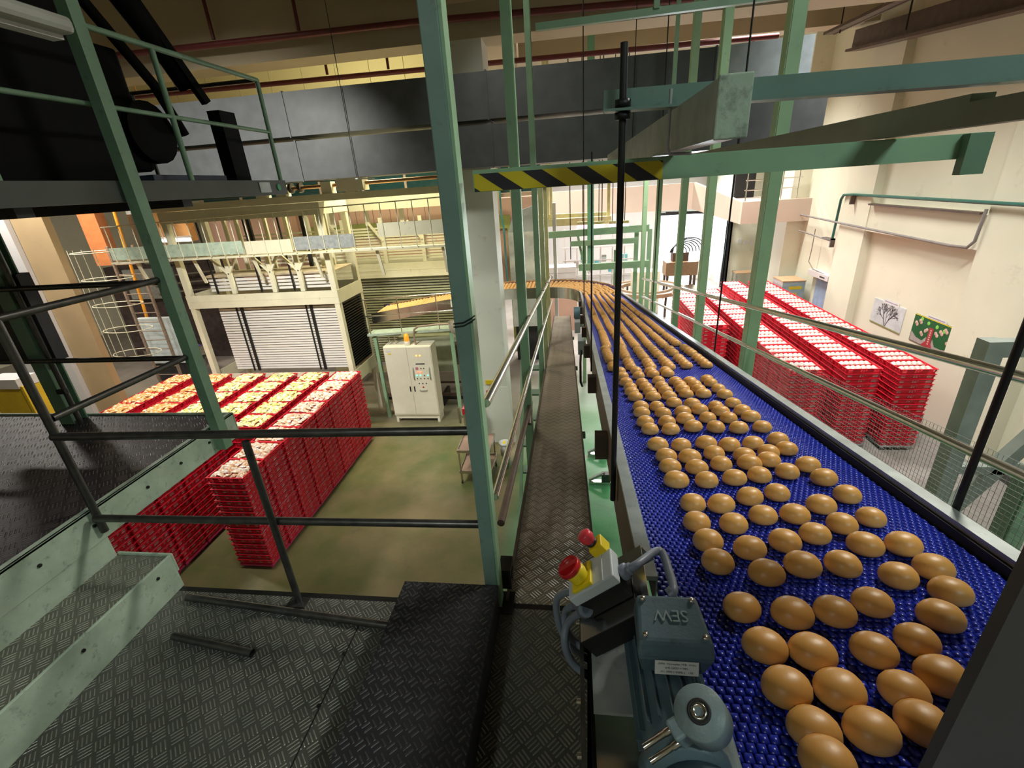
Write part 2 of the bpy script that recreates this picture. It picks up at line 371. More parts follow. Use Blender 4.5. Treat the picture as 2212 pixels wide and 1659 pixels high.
# ceiling beams and the big column behind the green post
struct(MB().box((-23,9.4,7.8),(7.55,10.0,10.4)).build('trim_5', BEAMM))
struct(MB().box((-1.4,15.0,8.6),(7.55,15.5,10.4)).build('trim_6', BEAMM))
struct(MB().box((-2.15,-3,8.3),(-1.45,9.4,10.4)).build('trim_7', BEAMM))
struct(MB().box((-2.15,10.0,8.3),(-1.45,15.0,10.4)).build('trim_8', BEAMM))
cb = MB().box((-2.10,9.4,0),(-1.50,10.0,7.8))
struct(cb.build('trim_9', WALLP))
sk = MB().add([(-2.2,9.25,0),(-1.36,9.25,0),(-1.36,9.398,0),(-2.2,9.398,0),(-2.12,9.39,1.35),(-1.49,9.39,1.35),(-1.49,9.398,1.35),(-2.12,9.398,1.35)],
   [(0,3,2,1),(4,5,6,7),(0,1,5,4),(1,2,6,5),(2,3,7,6),(3,0,4,7)])
struct(sk.build('trim_10', WALLP))
# far upper partition with seams, left hall column and white panel
UPW = mat('upper_panel', (.66,.60,.34), .6, var=.04, scale=.6)
pw = MB()
for i in range(13): pw.box((-16+i*1.1,16.2,6.2),(-16+i*1.1+1.085,16.3,10.4))
struct(pw.build('wall_upper', UPW))
struct(MB().add([], []).box((-10.95,8.4,0),(-10.22,8.55,10.4)).build('trim_11', TANCOL))
struct(MB().box((-12.4,8.3,0),(-11.33,8.4,5.9)).box((-11.31,8.3,0),(-10.96,8.4,5.9)).build('wall_panel', PANELW))
# far mezzanine: beige fascias, one slanting link
f1 = MB().box((-4.2,20.0,4.15),(4.6,20.25,5.1))
struct(f1.build('trim_12', FASCIA))
f2 = MB().prism([(4.6,20.0,5.1),(4.6,20.0,4.15),(5.6,17.5,3.75),(5.6,17.5,4.45)], (.12,.08,0))
struct(f2.build('trim_13', FASCIA))
struct(MB().box((5.6,17.3,3.75),(7.75,17.55,4.45)).box((5.6,17.55,4.30),(7.75,20,4.45)).build('trim_14', FASCIA))
# office windows under the upper partition
wf = MB(); wg = MB()
for i in range(8):
    x = -13 + i*1.5
    wf.box((x,16.15,5.2),(x+.08,16.3,6.2)); wg.box((x+.08,16.2,5.25),(x+1.5,16.22,6.15))
wf.box((-13,16.15,6.15),(-1,16.3,6.25)).box((-13,16.15,5.12),(-1,16.3,5.24))
win = wf.build('window_1', FASCIA); struct(win)
gl = wg.build('window_pane', mat('teal_glass', (.03,.09,.10), .1), win); gl['kind'] = 'structure'

# ================================================================ NEAR PLATFORM
ZP = 3.6
pt = MB().box((-2.16,-1.2,ZP-.012),(.11,1.62,ZP))
plat = thing('platform_deck', 'dark tread plate platform floor in the foreground with a bolted seam', 'platform', (-1,.4,ZP-.2))
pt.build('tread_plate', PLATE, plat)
fr = MB()
fr.box((-2.16,1.62,ZP-.16),(.11,1.65,ZP+.0)).box((-2.16,-1.2,ZP-.16),(-2.13,1.62,ZP-.012)).box((.09,-1.2,ZP-.16),(.12,1.62,ZP-.012)).box((-1.08,-1.2,ZP-.16),(-1.04,1.62,ZP-.012))
fr.build('edge_channel', BLACK, plat)
sb = MB()
for y in (.62,.86,1.1,1.33): sb.cyl((-1.05,y,ZP-.002),(-1.05,y,ZP+.004),.009,10)
sb.box((-1.047,.3,ZP-.001),(-1.041,1.5,ZP+.001)); sb.build('seam_bolts', BLACK, plat)
for x, y in ((-1.9,.9),(.0,.9),(-1.9,-1),(.0,-1)): MB().box((x-.05,y-.05,0),(x+.05,y+.05,ZP-.16)).build('support_leg', MINT_D, plat)

bx = thing('raised_step', 'black tread plate box step in the middle of the platform', 'step', (-.6,.7,ZP))
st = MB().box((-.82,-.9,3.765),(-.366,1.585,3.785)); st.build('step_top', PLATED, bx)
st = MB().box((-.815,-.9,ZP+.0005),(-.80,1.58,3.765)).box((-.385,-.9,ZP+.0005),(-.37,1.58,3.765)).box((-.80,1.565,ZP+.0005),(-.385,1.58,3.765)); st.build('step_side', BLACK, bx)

# two stair treads rising to the left
s1 = thing('stair_tread', 'pale green edged tread plate step between platform and dark landing', 'stair', (-2.28,.4,ZP))
MB().box((-2.46,-1.2,3.785),(-2.15,1.66,3.80)).build('tread_surface', PLATEG, s1)
MB().box((-2.15,-1.2,3.60),(-2.135,1.66,3.815)).box((-2.46,1.66,3.70),(-2.135,1.672,3.815)).build('toe_channel', PALEG, s1, .003)
for y in (.7,1.15,1.55): MB().cyl((-2.135,y,3.76),(-2.128,y,3.76),.008,8).build('bolt', BLACK, s1)
s2 = thing('landing_deck', 'dark tread plate landing at the left with a pale green edge channel', 'platform', (-3.2,1.3,4.0))
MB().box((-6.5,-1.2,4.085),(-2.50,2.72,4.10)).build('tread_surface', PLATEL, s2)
lc = MB().box((-2.47,-1.2,3.93),(-2.455,2.73,4.115)).box((-2.50,-1.2,4.10),(-2.455,2.73,4.115)).box((-6.5,2.72,3.93),(-2.455,2.735,4.115))
lc.build('edge_channel', PALEG, s2, .003)
for y in (.9,1.35,1.62,1.95,2.2,2.45): MB().cyl((-2.455,y,4.03),(-2.448,y,4.03),.009,8).build('bolt', BLACK, s2)
MB().box((-5.9,.5,0),(-5.8,.6,4.085)).build('support_leg', MINT_D, s2); MB().box((-2.47,-1.2,3.80),(-2.46,1.655,3.93)).build('riser_plate', PALEG, s2)

# loose pipes
p = MB(); a_, b_ = onz(405,1290,ZP+.019), onz(838,1351,ZP+.019)
p.tube([a_, b_], .0185, 14); tag(p.build('loose_pipe', DKPIPE), 'long loose steel pipe lying along the platform edge', 'pipe')
p = MB(); a_, b_ = onz(375,1374,ZP+.0185), onz(545,1411,ZP+.0185)
d_ = (b_-a_).normalized()
p.tube([a_, b_], .018, 16, caps=False); p.tube([b_, a_], .0145, 16, caps=False)
tag(p.build('loose_pipe', DKPIPE), 'short cut steel pipe lying on the tread plate', 'pipe')

# guard rail along the platform front edge
YR = 1.614
gr = thing('guard_rail', 'dark steel pipe guard rail across the front of the platform', 'railing', (-1.4,YR,ZP))
MB().tube([(-2.414,YR,4.558),(-.439,YR+.03,4.577)], .019, 12).build('top_rail', DKPIPE, gr)
MB().tube([(-2.414,YR,4.085),(-.439,YR+.03,4.092)], .019, 12).build('mid_rail', DKPIPE, gr)
MB().tube([(-1.42,YR-.02,ZP+.001),(-1.42,YR-.02,4.55)], .017, 12).build('post', DKPIPE, gr)
MB().box((-1.47,YR-.06,ZP+.0005),(-1.37,YR+.0,ZP+.006)).build('base_plate', DKPIPE, gr)
gl_ = thing('landing_rail', 'dark pipe hand rail along the edge of the landing by the left green post', 'railing', (-2.47,1.65,4.1))
MB().tube([(-2.434,1.64,3.98),(-2.434,1.64,5.13)], .018, 12).build('post', DKPIPE, gl_)
MB().tube([(-2.434,1.20,5.115),(-2.434,2.485,5.115)], .018, 12).build('top_rail', DKPIPE, gl_)
MB().tube([(-2.434,1.66,4.63),(-2.434,2.485,4.63)], .018, 12).build('mid_rail', DKPIPE, gl_)
MB().tube([(-2.455,2.50,5.10),(-5.2,2.50,5.10)], .017, 12).build('cross_rail', DKPIPE, gl_)
MB().tube([(-2.455,2.50,4.62),(-5.2,2.50,4.62)], .017, 12).build('cross_rail', DKPIPE, gl_)

# green posts
def channel(o, x, y, z0, z1, w=.062, d=.05, t=.008, face=1):
    # U channel: broad face toward the camera, flanges to the back
    return MB().box((x-w/2,y,z0),(x+w/2,y+t,z1)).box((x-w/2,y,z0),(x-w/2+t,y+d,z1)).box((x+w/2-t,y,z0),(x+w/2,y+d,z1))
po = thing('steel_post', 'tall grey-green channel post at the corner of the guard rail', 'post', (-.4,1.63,ZP))
m_ = MB().box((-.437,YR,ZP+.0005),(-.377,YR+.075,10.3))
m_.build('post_tube', TEALP, po, .004); MB().box((-.3768,YR+.004,ZP+.009),(-.366,YR+.071,10.3)).build('lit_side_strip', MINT, po)  # added strip: light on the post's right side put into paler paint

MB().box((-.46,YR-.03,ZP+.0005),(-.31,YR+.10,ZP+.008)).build('base_plate', BLACK, po)
tw = MB()
for dz in (0, .012): tw.tube([(-.44,YR-.002,5.03+dz),(-.40,YR-.004,5.035+dz),(-.37,YR-.003,5.05+dz),(-.355,YR-.005,5.06+dz)], .0025, 6)
tw.build('tie_wire', BLACK, po)
po = thing('steel_post', 'green box post at the far end of the landing rail', 'post', (-2.5,2.6,4.1))
MB().box((-2.448,2.49,3.95),(-2.383,2.56,10.3)).build('post_tube', MINT_D, po)
MB().box((-2.454,2.47,3.97),(-2.4485,2.58,4.09)).build('base_bracket', PALEG, po)

# ================================================================ INCLINED BUN CONVEYOR
SL = .1538
def bz(y): return 4.62 + (.721 - y)*SL if y < 10.1 else 4.62 + (.721-10.1)*SL
def bp(x, y, h=0): return Vector((x, y + h*.152, bz(y) + h*.988))
X0, X1, CX, CY = .19, .985, -.6, 10.1
def path(s):
    """centre-line frame of the belt: arc length s from y=.2 -> (centre, outward direction)"""
    L1 = CY - .2; rc = (X0+X1)/2 - CX; L2 = rc*math.pi/2
    if s < L1: return Vector(((X0+X1)/2, .2+s, bz(.2+s))), Vector((1,0,0))
    z = bz(20)
    if s < L1+L2:
        a = (s-L1)/rc; return Vector((CX+rc*math.cos(a), CY+rc*math.sin(a), z)), Vector((math.cos(a), math.sin(a), 0))
    k = s-L1-L2; zz = z - max(0, k-1.0)*.14
    return Vector((CX-k, CY+rc, zz)), Vector((0,1,0))
HW = (X1-X0)/2
conv = thing('bun_conveyor', 'long sloping blue belt conveyor carrying golden buns up toward the camera', 'conveyor', (.59,2,4.3))
# belt: dark base strip with staggered raised links
S = np.arange(0, 16.3, .1)
bb = MB(); vs = []
for s_ in S:
    c, o = path(float(s_)); 
    for k, dz in ((-HW,-.002),(HW,-.002),(HW,-.022),(-HW,-.022)): vs.append(c + o*k + Vector((0,0,dz)))
bb.add(vs, [(4*i+a, 4*i+(a+1)%4, 4*i+4+(a+1)%4, 4*i+4+a) for i in range(len(S)-1) for a in range(4)])
bb.build('belt_underside', BLUED, conv)
def links(y0, y1, py, px, name):
    ys = np.arange(y0, y1, py); xs = np.arange(X0+.004, X1-.004, px)
    V = []; Fc = []
    base = np.array([(-1,-1,0),(1,-1,0),(1,1,0),(-1,1,0),(-.86,-.88,1),(.86,-.88,1),(.86,.88,1),(-.86,.88,1)], float)
    hx, hy, hh = px*.40, py*.46, .0058
    for j, y in enumerate(ys):
        off = px*.5 if j % 2 else 0
        cx = xs + off; cx = cx[cx < X1-.004]
        blk = np.empty((len(cx), 8, 3))
        blk[:,:,0] = cx[:,None] + base[None,:,0]*hx
        yy = y + base[:,1]*hy
        blk[:,:,1] = yy[None,:]
        blk[:,:,2] = (4.62 + (.721-yy)*SL - .0015)[None,:] + base[None,:,2]*hh
        V.append(blk.reshape(-1,3))
    V = np.concatenate(V); n = len(V)//8
    f = np.array([(4,5,6,7),(0,1,5,4),(1,2,6,5),(2,3,7,6),(3,0,4,7)])
    Fc = (f[None] + 8*np.arange(n)[:,None,None]).reshape(-1,4)
    me = bpy.data.meshes.new(name); me.vertices.add(len(V)); me.vertices.foreach_set('co', V.ravel())
    me.loops.add(Fc.size); me.loops.foreach_set('vertex_index', Fc.ravel().astype(np.int32))
    me.polygons.add(len(Fc)); me.polygons.foreach_set('loop_start', np.arange(0, Fc.size, 4, dtype=np.int32)); me.polygons.foreach_set('loop_total', np.full(len(Fc), 4, dtype=np.int32))
    me.materials.append(BLUEB); me.update(calc_edges=True); me.validate()
    o = bpy.data.objects.new(name, me); COL.objects.link(o); o.parent = conv; o.matrix_parent_inverse = Matrix.Translation(-conv.location)
    return o
links(.2, 10.1, .0165, .0168, 'belt')
bv = MB(); vs = []
S2 = np.arange(CY-.25, 16.25, .08)
for s_ in S2:
    c, o = path(float(s_)); 
    for k, dz in ((-HW,.004),(HW,.004),(HW,-.001),(-HW,-.001)): vs.append(c + o*k + Vector((0,0,dz)))
bv.add(vs, [(4*i+a, 4*i+(a+1)%4, 4*i+4+(a+1)%4, 4*i+4+a) for i in range(len(S2)-1) for a in range(4)])
bv.build('curved_belt', PURP, conv)
# side frames
def side(k0, k1, h0, h1, s0, s1, step=.2):
    mb = MB(); vs = []; ss = list(np.arange(s0, s1, step)) + [s1]
    for s_ in ss:
        c, o = path(float(s_))
        for k, h in ((k0,h0),(k1,h0),(k1,h1),(k0,h1)): vs.append(c + o*k + Vector((0,0,h)))
    fs = [(4*i+a, 4*i+(a+1)%4, 4*i+4+(a+1)%4, 4*i+4+a) for i in range(len(ss)-1) for a in range(4)]
    n = 4*(len(ss)-1)
    return mb.add(vs, fs + [(0,3,2,1),(n,n+1,n+2,n+3)])
side(-HW-.045, -HW-.008, .045, .058, .62, 10.2).build('left_rail_cap', GALV, conv)
side(-HW-.012, -HW-.008, -.03, .045, .62, 10.2).build('left_guide', GALV, conv)
side(-HW-.045, -HW-.040, -.16, .045, .62, 10.2).build('left_side_plate', BROWNP, conv)
side(HW+.012, HW+.055, .028, .045, 0, 10.2).build('right_rail_cap', GALV, conv)
side(HW+.002, HW+.012, -.03, .028, 0, 10.2).build('right_guide', RUBBER, conv)
side(HW+.050, HW+.055, -.16, .028, 0, 10.2).build('right_side_plate', GALV, conv)
side(-HW-.04, -HW-.02, -.20, .05, 10.2, 16.2, .1).build('inner_curve_plate', STEEL, conv)
side(HW+.02, HW+.04, -.16, .07, 10.2, 16.2, .1).build('outer_curve_plate', STEEL, conv)
for y in (1.9,3.0,4.2,5.4,6.6,7.8,9.0):
    z = bz(y); MB().bar((X0-.03,y,z-.17),(X1+.04,y,z-.17),.04,.05).build('cross_member', BROWNP, conv); MB().box((X0-.10,y-.03,z-.14),(X0-.046,y+.03,z-.02)).build('hanger_bracket', BROWNP, conv)

# buns: positions read off the photograph for the near part of the belt (pixel of each bun)
A6 = [(75,865),(260,870),(445,822),(620,797),(905,876),(1075,810),(530,943),(735,937),(1040,1000),(1228,957),(100,987),(340,998),(175,1110),
 (445,1157),(670,1112),(866,1064),(1190,1135),(1440,1134),(235,1245),(553,1318),(785,1266),(1045,1262),(1408,1337),(1635,1285),(1745,1440),(395,1540),(720,1580),
 (995,1570),(1238,1510),(1680,1600),(625,450),(680,512),(565,535),(565,585),(820,617),(925,700),(685,660),(505,683),(440,605),(408,555),(345,700),(258,610),(212,542),
 (160,475),(312,487),(465,477),(165,715),(100,632),(55,565),(0,487),(523,370),(372,376),(222,372),(77,367),(450,305),(395,265),(305,313),(255,270),(222,235),(170,312),
 (118,258),(70,220),(333,215),(25,318),(10,270),(280,160),(240,122),(190,85),(165,60),(143,155),(112,127),(88,98),(55,75),(30,155),(8,125)]
A3 = [(540,883),(850,925),(1250,910),(1530,848),(685,1155),(1030,1170),(1445,1180),(1690,1080),(860,1425),(1235,1435),(1570,1390),(950,1640)]
A5 = [(2035,485),(2090,558),(2115,625),(2155,715),(1925,238),(1932,278),(2030,238),(2070,280),(2140,213),(2180,270),(1955,337),(1985,385),(2095,335),(2120,385),
 (1830,80),(1858,112),(1868,143),(1890,175),(1935,85),(1960,112),(1985,143),(2005,175),(2040,70),(2060,104),(2085,135),(2110,170),(2150,75),(2180,100),(2200,135),
 (1790,8),(1808,40),(1895,8),(1912,38),(1988,8),(2005,28),(2085,5),(2100,25)]
NB = Vector((0,.152,.988))
def onbelt(px, py, h):
    P0 = Vector((.62,.721,4.62)) + NB*h; d = ray(px, py); return EYE + d*((P0-EYE).dot(NB)/d.dot(NB))
near = []
for lst, (ox, oy), sc in ((A6,(1472,800),2.989),(A3,(1472,1104),2.989),(A5,(740,800),2.989)):
    for (x, y) in lst:
        q = onbelt(ox+x/sc, oy+y/sc, .024); near.append((q.x, q.y))
keep = []
for q in near:
    if all((q[0]-k[0])**2 + (q[1]-k[1])**2 > .048**2 for k in keep): keep.append(q)
near = keep
rnd = random.Random(4)
def bun_mesh(name, sx, sy, h, mt, seed, n=20):
    r_ = random.Random(seed); prof = [(.0,0),(.60,0),(.84,.05),(.97,.18),(1.0,.33),(.97,.5),(.87,.68),(.70,.84),(.46,.95),(.22,.99),(0,1.0)]
    mb = MB(); mb.lathe([(p, q) for p, q in prof], n=n); ph = r_.random()*6
    mb.v = [(x*sx*(1+.025*math.sin(2*math.atan2(y,x)+ph)), y*sy*(1+.025*math.cos(3*math.atan2(y,x)+ph)), z*h) for x, y, z in mb.v]
    return mb.mesh(name, mt)
BM = [bun_mesh('bun', .0395+.001*i, .0365, .047, BUN, i) for i in range(3)]
TILT = math.atan(SL)
def put_bun(x, y, label, group, big=1.0):
    o = bpy.data.objects.new('bun', BM[rnd.randrange(3)]); COL.objects.link(o)
    o.location = bp(x, y, .0075); o.rotation_euler = (-TILT, 0, rnd.uniform(-.25,.25)); s_ = big*rnd.uniform(.96,1.03); o.scale = (s_, s_, s_)
    tag(o, label, 'bun', group); return o
# near rows: grouped along the belt, counted from the left
near.sort(key=lambda q: q[1]); rows = []
for q in near:
    if rows and q[1] - rows[-1][0][1] < .085 and len(rows[-1]) < 8: rows[-1].append(q)
    else: rows.append([q])
nb = 0
for ri, rw in enumerate(rows):
    rw.sort()
    for ci, (x, y) in enumerate(rw):
        pos = 'leftmost' if ci == 0 else ('rightmost' if ci == len(rw)-1 else ORD[ci] + ' from left')
        rn = ORD[ri] if ri < 20 else 'number %d' % (ri+1)
        put_bun(x, y, 'golden bun on blue belt, %s in the %s row from camera' % (pos, rn), 'buns riding the blue belt'); nb += 1
ymax = 3.02
LN = ['first','second','third','fourth','fifth','sixth']
fill = MB(); fillmesh = bun_mesh('bun_tmp', .040, .0365, .047, BUN, 9, 10)
fv = [tuple(v.co) for v in fillmesh.vertices]; ff = [tuple(p.vertices) for p in fillmesh.polygons]
cnt = nb; slots = []
for ln in range(6):
    y = ymax + rnd.uniform(0,.06); run = rnd.randint(2,5)
    while y < 9.9:
        x = .285 + ln*.117 + (.02 if y < 3.8 else 0)*(ln-2.5)/2.5 + .004*math.sin(y*3+ln*2) - .012*(y-3)/1.0*.25
        slots.append((y, ln, x)); run -= 1
        y += rnd.choice((.082,.085,.088)) if run > 0 or y > 7.5 else rnd.choice((.12,.14,.17))
        if run <= 0: run = rnd.randint(3,6)
slots.sort()
for y, ln, x in slots:
    if cnt < 300:
        put_bun(x, y, 'golden bun in the %s lane from the left on the middle stretch of belt' % LN[ln], 'buns of the %s lane on the middle stretch' % LN[ln]); cnt += 1
    else:
        q = bp(x, y, .006); a = rnd.uniform(-.3,.3)
        fill.add([(q.x+v[0], q.y+v[1], q.z+v[2]-v[1]*SL) for v in fv], ff, 0, True)
s_ = CY - .2 + .02
while s_ < 16.1:
    c, o = path(s_)
    for ln in range(8):
        k = -.34 + ln*.092 + rnd.uniform(-.02,.02); q = c + o*k + Vector((0,0,.005))
        fill.add([(q.x+v[0]*1.05, q.y+v[1]*1.05, q.z+v[2]) for v in fv], ff, 0, True)
    s_ += .085
fo = fill.build('bun_crowd', BUN); tag(fo, 'golden buns packed together on the far end and bend of the blue belt', 'buns', kind='stuff')

# ================================================================ CRATES
def crate_mesh(name, mt, lx=.61, ly=.53, h=.115, style='bun'):
    """open, tapered plastic crate with a rim, slots in the walls and a slatted floor"""
    bm = bmesh.new(); tx, ty = lx/2-.012, ly/2-.012; bx_, by_ = lx/2-.030, ly/2-.030
    zs = [0, .028, .080, h-.008]
    def P(side, t, z):                               # t in 0..1 along the wall
        k = z/h; wx, wy = bx_+(tx-bx_)*k, by_+(ty-by_)*k; a = 2*t-1
        return {0:(a*wx,-wy,z),1:(wx,a*wy,z),2:(-a*wx,wy,z),3:(-wx,-a*wy,z)}[side]
    if style == 'bun':
        pats = {0:[(.04,.13,'t'),(.29,.39,'t'),(.41,.49,'v'),(.51,.59,'v'),(.61,.71,'t'),(.87,.96,'t')],
                1:[(.05,.17,'t'),(.23,.33,'v'),(.41,.59,'t'),(.67,.77,'v'),(.83,.95,'t')]}
    else:
        pats = {0:[(.04,.17,'t'),(.40,.455,'t'),(.47,.525,'t'),(.54,.60,'v'),(.78,.95,'t')],
                1:[(.07,.13,'t'),(.30,.36,'t'),(.47,.53,'v'),(.64,.70,'t'),(.86,.93,'t')]}
    def vert(side, t, z): return bm.verts.new(P(side, t, z))
    for sd in range(4):
        cur = 0.0; pat = pats[sd % 2]
        def quad(pts): bm.faces.new([vert(sd, t, z) for t, z in pts])
        for a, b, kind in pat:
            quad([(cur,zs[0]),(a,zs[0]),(a,zs[3]),(cur,zs[3])])
            quad([(a,zs[0]),(b,zs[0]),(b,zs[1]),(a,zs[1])]); quad([(a,zs[2]),(b,zs[2]),(b,zs[3]),(a,zs[3])])
            if kind == 'v':                          # triangular hole: leave two red wedges
                m_ = (a+b)/2
                quad([(a,zs[1]),(m_,zs[1]),(a,zs[2])]); quad([(m_,zs[1]),(b,zs[1]),(b,zs[2])])
            cur = b
        quad([(cur,zs[0]),(1,zs[0]),(1,zs[3]),(cur,zs[3])])
    bm.faces.new([bm.verts.new(p) for p in ((-bx_,-by_,.004),(bx_,-by_,.004),(bx_,by_,.004),(-bx_,by_,.004))])
    bmesh.ops.remove_doubles(bm, verts=bm.verts[:], dist=.0005)
    bmesh.ops.recalc_face_normals(bm, faces=bm.faces[:])
    bmesh.ops.solidify(bm, geom=bm.faces[:], thickness=.004)
    def ring(o, i, z0, z1):
        v = [bm.verts.new((sx*x, sy*y, z)) for z in (z0, z1) for x, y in (o, i) for sx, sy in ((-1,-1),(1,-1),(1,1),(-1,1))]
        for k in range(4):
            n = (k+1) % 4
            bm.faces.new([v[k], v[n], v[8+n], v[8+k]]); bm.faces.new([v[4+k], v[12+k], v[12+n], v[4+n]])
            bm.faces.new([v[8+k], v[8+n], v[12+n], v[12+k]]); bm.faces.new([v[k], v[4+k], v[4+n], v[n]])
    ring((lx/2, ly/2), (lx/2-.018, ly/2-.018), h-.010, h)
    ring((lx/2-.010, ly/2-.010), (lx/2-.02, ly/2-.02), h-.045, h-.038)
    me = bpy.data.meshes.new(name); bm.to_mesh(me); bm.free(); me.materials.append(mt); return me
def shell_add(mb, x, y, z, lx, ly, h):               # light version for the unseen middle of the block
    b = .028
    mb.add([(x-lx/2+b,y-ly/2+b,z),(x+lx/2-b,y-ly/2+b,z),(x+lx/2-b,y+ly/2-b,z),(x-lx/2+b,y+ly/2-b,z),
            (x-lx/2+.01,y-ly/2+.01,z+h-.012),(x+lx/2-.01,y-ly/2+.01,z+h-.012),(x+lx/2-.01,y+ly/2-.01,z+h-.012),(x-lx/2+.01,y+ly/2-.01,z+h-.012)],
           [(0,3,2,1),(0,1,5,4),(1,2,6,5),(2,3,7,6),(3,0,4,7),(4,5,6,7)])
    mb.box((x-lx/2,y-ly/2,z+h-.012),(x+lx/2,y+ly/2,z+h))
NL, STEP, HC = 16, .1052, .1032
CR_L = crate_mesh('bread_crate', RED, .61, .525, HC, 'bun')
DOL = MB().box((-.29,-.25,.075),(.29,.25,.105))
for sx in (-1,1):
    for sy in (-1,1):
        DOL.cyl((sx*.22-.012,sy*.18,.035),(sx*.22+.012,sy*.18,.035),.034,12); DOL.box((sx*.22-.02,sy*.18-.02,.05),(sx*.22+.02,sy*.18+.02,.076))
DOL_ME = DOL.mesh('crate_dolly', REDD)
def put(name, me, loc, label, cat, group):
    o = bpy.data.objects.new(name, me); COL.objects.link(o); o.location = loc; return tag(o, label, cat, group)
Z0 = .107
# left block: column right edges as measured, stacks .53 apart, backs at y = 9.37
LCOL = [(-5.16, 5.17, 8), (-5.92, 6.72, 5), (-6.69, 4.07, 10), (-7.51, 6.72, 5), (-8.37, 7.25, 4), (-9.27, 7.25, 4)]
CN = ['column beside open floor', 'second left column', 'third left column', 'fourth left column', 'fifth left column', 'far left column']
jit = random.Random(11)
rest = MB(); inner = MB(); PK_IN = mat('white_pack_film', (.74,.72,.72), .25, var=.25, scale=40, coat=.4); tops_l = []; NLmax = 300; made = 0
def lump(mb, x, y, z, lx, ly):                        # pale packs seen through the slots
    h0, h1, za, zb_ = (lx/2-.0310, ly/2-.0310), (lx/2-.0220, ly/2-.0220), z+.026, z+.082
    mb.add([(x+sx*hx_, y+sy*hy_, zz) for (hx_, hy_), zz in ((h0, za), (h1, zb_)) for sx, sy in ((-1,-1),(1,-1),(1,1),(-1,1))],
           [(0,3,2,1),(4,5,6,7),(0,1,5,4),(1,2,6,5),(2,3,7,6),(3,0,4,7)])
for ci, (cx, y0, ns) in enumerate(LCOL):
    for k in range(ns):
        yc = y0 + .2625 + k*.5275; jx, jy = jit.uniform(-.012,.012), jit.uniform(-.002,.002)
        put('crate_dolly', DOL_ME, (cx+jx, yc+jy, 0), 'pink wheeled dolly under %s stack, %s' % (ORD[k], CN[ci]), 'dolly', 'dollies under the left crates')
        tops_l.append((ci, k, cx+jx, yc+jy, Z0+(NL-1)*STEP))
        for l in range(NL):
            z = Z0 + l*STEP; ang = jit.uniform(-.002,.002); jx2 = jit.uniform(-.004,.004)
            fine = ci == 0 or (ci == 1 and k == 0 and l >= 8) or (ci == 2 and k < 5) or l >= NL-1
            if fine and made < NLmax:
                o = put('bread_crate', CR_L, (cx+jx+jx2, yc+jy, z), 'red bread crate, %s from top, %s stack, %s' % ('first' if l == NL-1 else ORD[NL-1-l], ORD[k], CN[ci]), 'crate', 'red crates stacked on the left')
                o.rotation_euler = (0,0,ang); made += 1
                if l < NL-1 and (ci in (0, 2) or ci == 1): lump(inner, cx+jx+jx2, yc+jy, z, .61, .525)
            else: shell_add(rest, cx+jx, yc+jy, z, .606, .518, HC)
o = rest.build('crate_block', RED); tag(o, 'closely packed inner red crates of the left hand block', 'crates', kind='stuff')
o = inner.build('bread_packs', PK_IN); tag(o, 'pale bread packs showing through the slots of the left crates', 'bread packs', kind='stuff')
# heaps of bagged buns in the top crates
def bag_mesh(name, mt, seed):
    r_ = random.Random(seed); nx, ny = 7, 5; vs = []; fs = []
    for sgn in (1,-1):
        for j in range(ny):
            for i in range(nx):
                u, v = 2*i/(nx-1)-1, 2*j/(ny-1)-1
                hh = (1-abs(u)**3)*(1-v*v)**.6*.030*(1+r_.uniform(-.15,.15)); wy = .038*(1.0+.25*abs(u)**4)
                vs.append((u*.054+r_.uniform(-.002,.002), v*wy*.92, sgn*hh))
    for s_ in range(2):
        b = s_*nx*ny
        for j in range(ny-1):
            for i in range(nx-1):
                q = (b+j*nx+i, b+j*nx+i+1, b+(j+1)*nx+i+1, b+(j+1)*nx+i); fs.append(q if s_ == 0 else q[::-1])
    mb = MB(); mb.add(vs, fs, 0, True); return mb.mesh(name, mt)
BAGS = {m_: [bag_mesh('bagged_bun', m_, i) for i in range(3)] for m_ in (PK_TAN, PK_GRN, PK_ORG)}
bagv = [(tuple(v.co) for v in BAGS[PK_TAN][0].vertices)]; bagv = [tuple(v.co) for v in BAGS[PK_TAN][0].vertices]; bagf = [tuple(p.vertices) for p in BAGS[PK_TAN][0].polygons]
extra = {PK_TAN: MB(), PK_GRN: MB(), PK_ORG: MB()}
tops_l.sort(key=lambda t: (t[0] != 0, t[0]*1.2 + t[3])); nbag = 0
BC = {PK_TAN: 'tan bun in a clear bag', PK_GRN: 'bun in a green printed bag', PK_ORG: 'bun in an amber bag'}
for ci, k, x, y, z in tops_l:
    mt = PK_TAN if ci == 0 else (PK_GRN if ci in (1,2) or (ci == 3 and k > 0) else PK_ORG)
    if ci == 2 and k < 5: mt = PK_GRN
    for q in range(30):
        i, j = q % 5, q//5
        bx_, by_ = x - .204 + i*.102 + jit.uniform(-.006,.006), y - .185 + j*.074 + jit.uniform(-.005,.005)
        dome = .035*(1-((bx_-x)/.26)**2)*(1-((by_-y)/.24)**2)
        e = (jit.uniform(-.5,.5), jit.uniform(-.35,.35), jit.uniform(-.35,.35)+(3.14 if q % 3 else 0)); p_ = Vector((bx_, by_, z+.078+dome+jit.uniform(-.004,.020)))
        if nbag < 300:
            o = put('bagged_bun', BAGS[mt][jit.randrange(3)], p_, '%s, top crate of %s stack, %s' % (BC[mt], ORD[k], CN[ci]), 'bread', 'bagged buns in the top crate of stack %d, %s' % (k+1, CN[ci]))
            o.rotation_euler = e; nbag += 1
        else:
            mm = Matrix.LocRotScale(p_, __import__('mathutils').Euler(e), None); extra[mt].add([mm @ Vector(v) for v in bagv], bagf, 0, True)
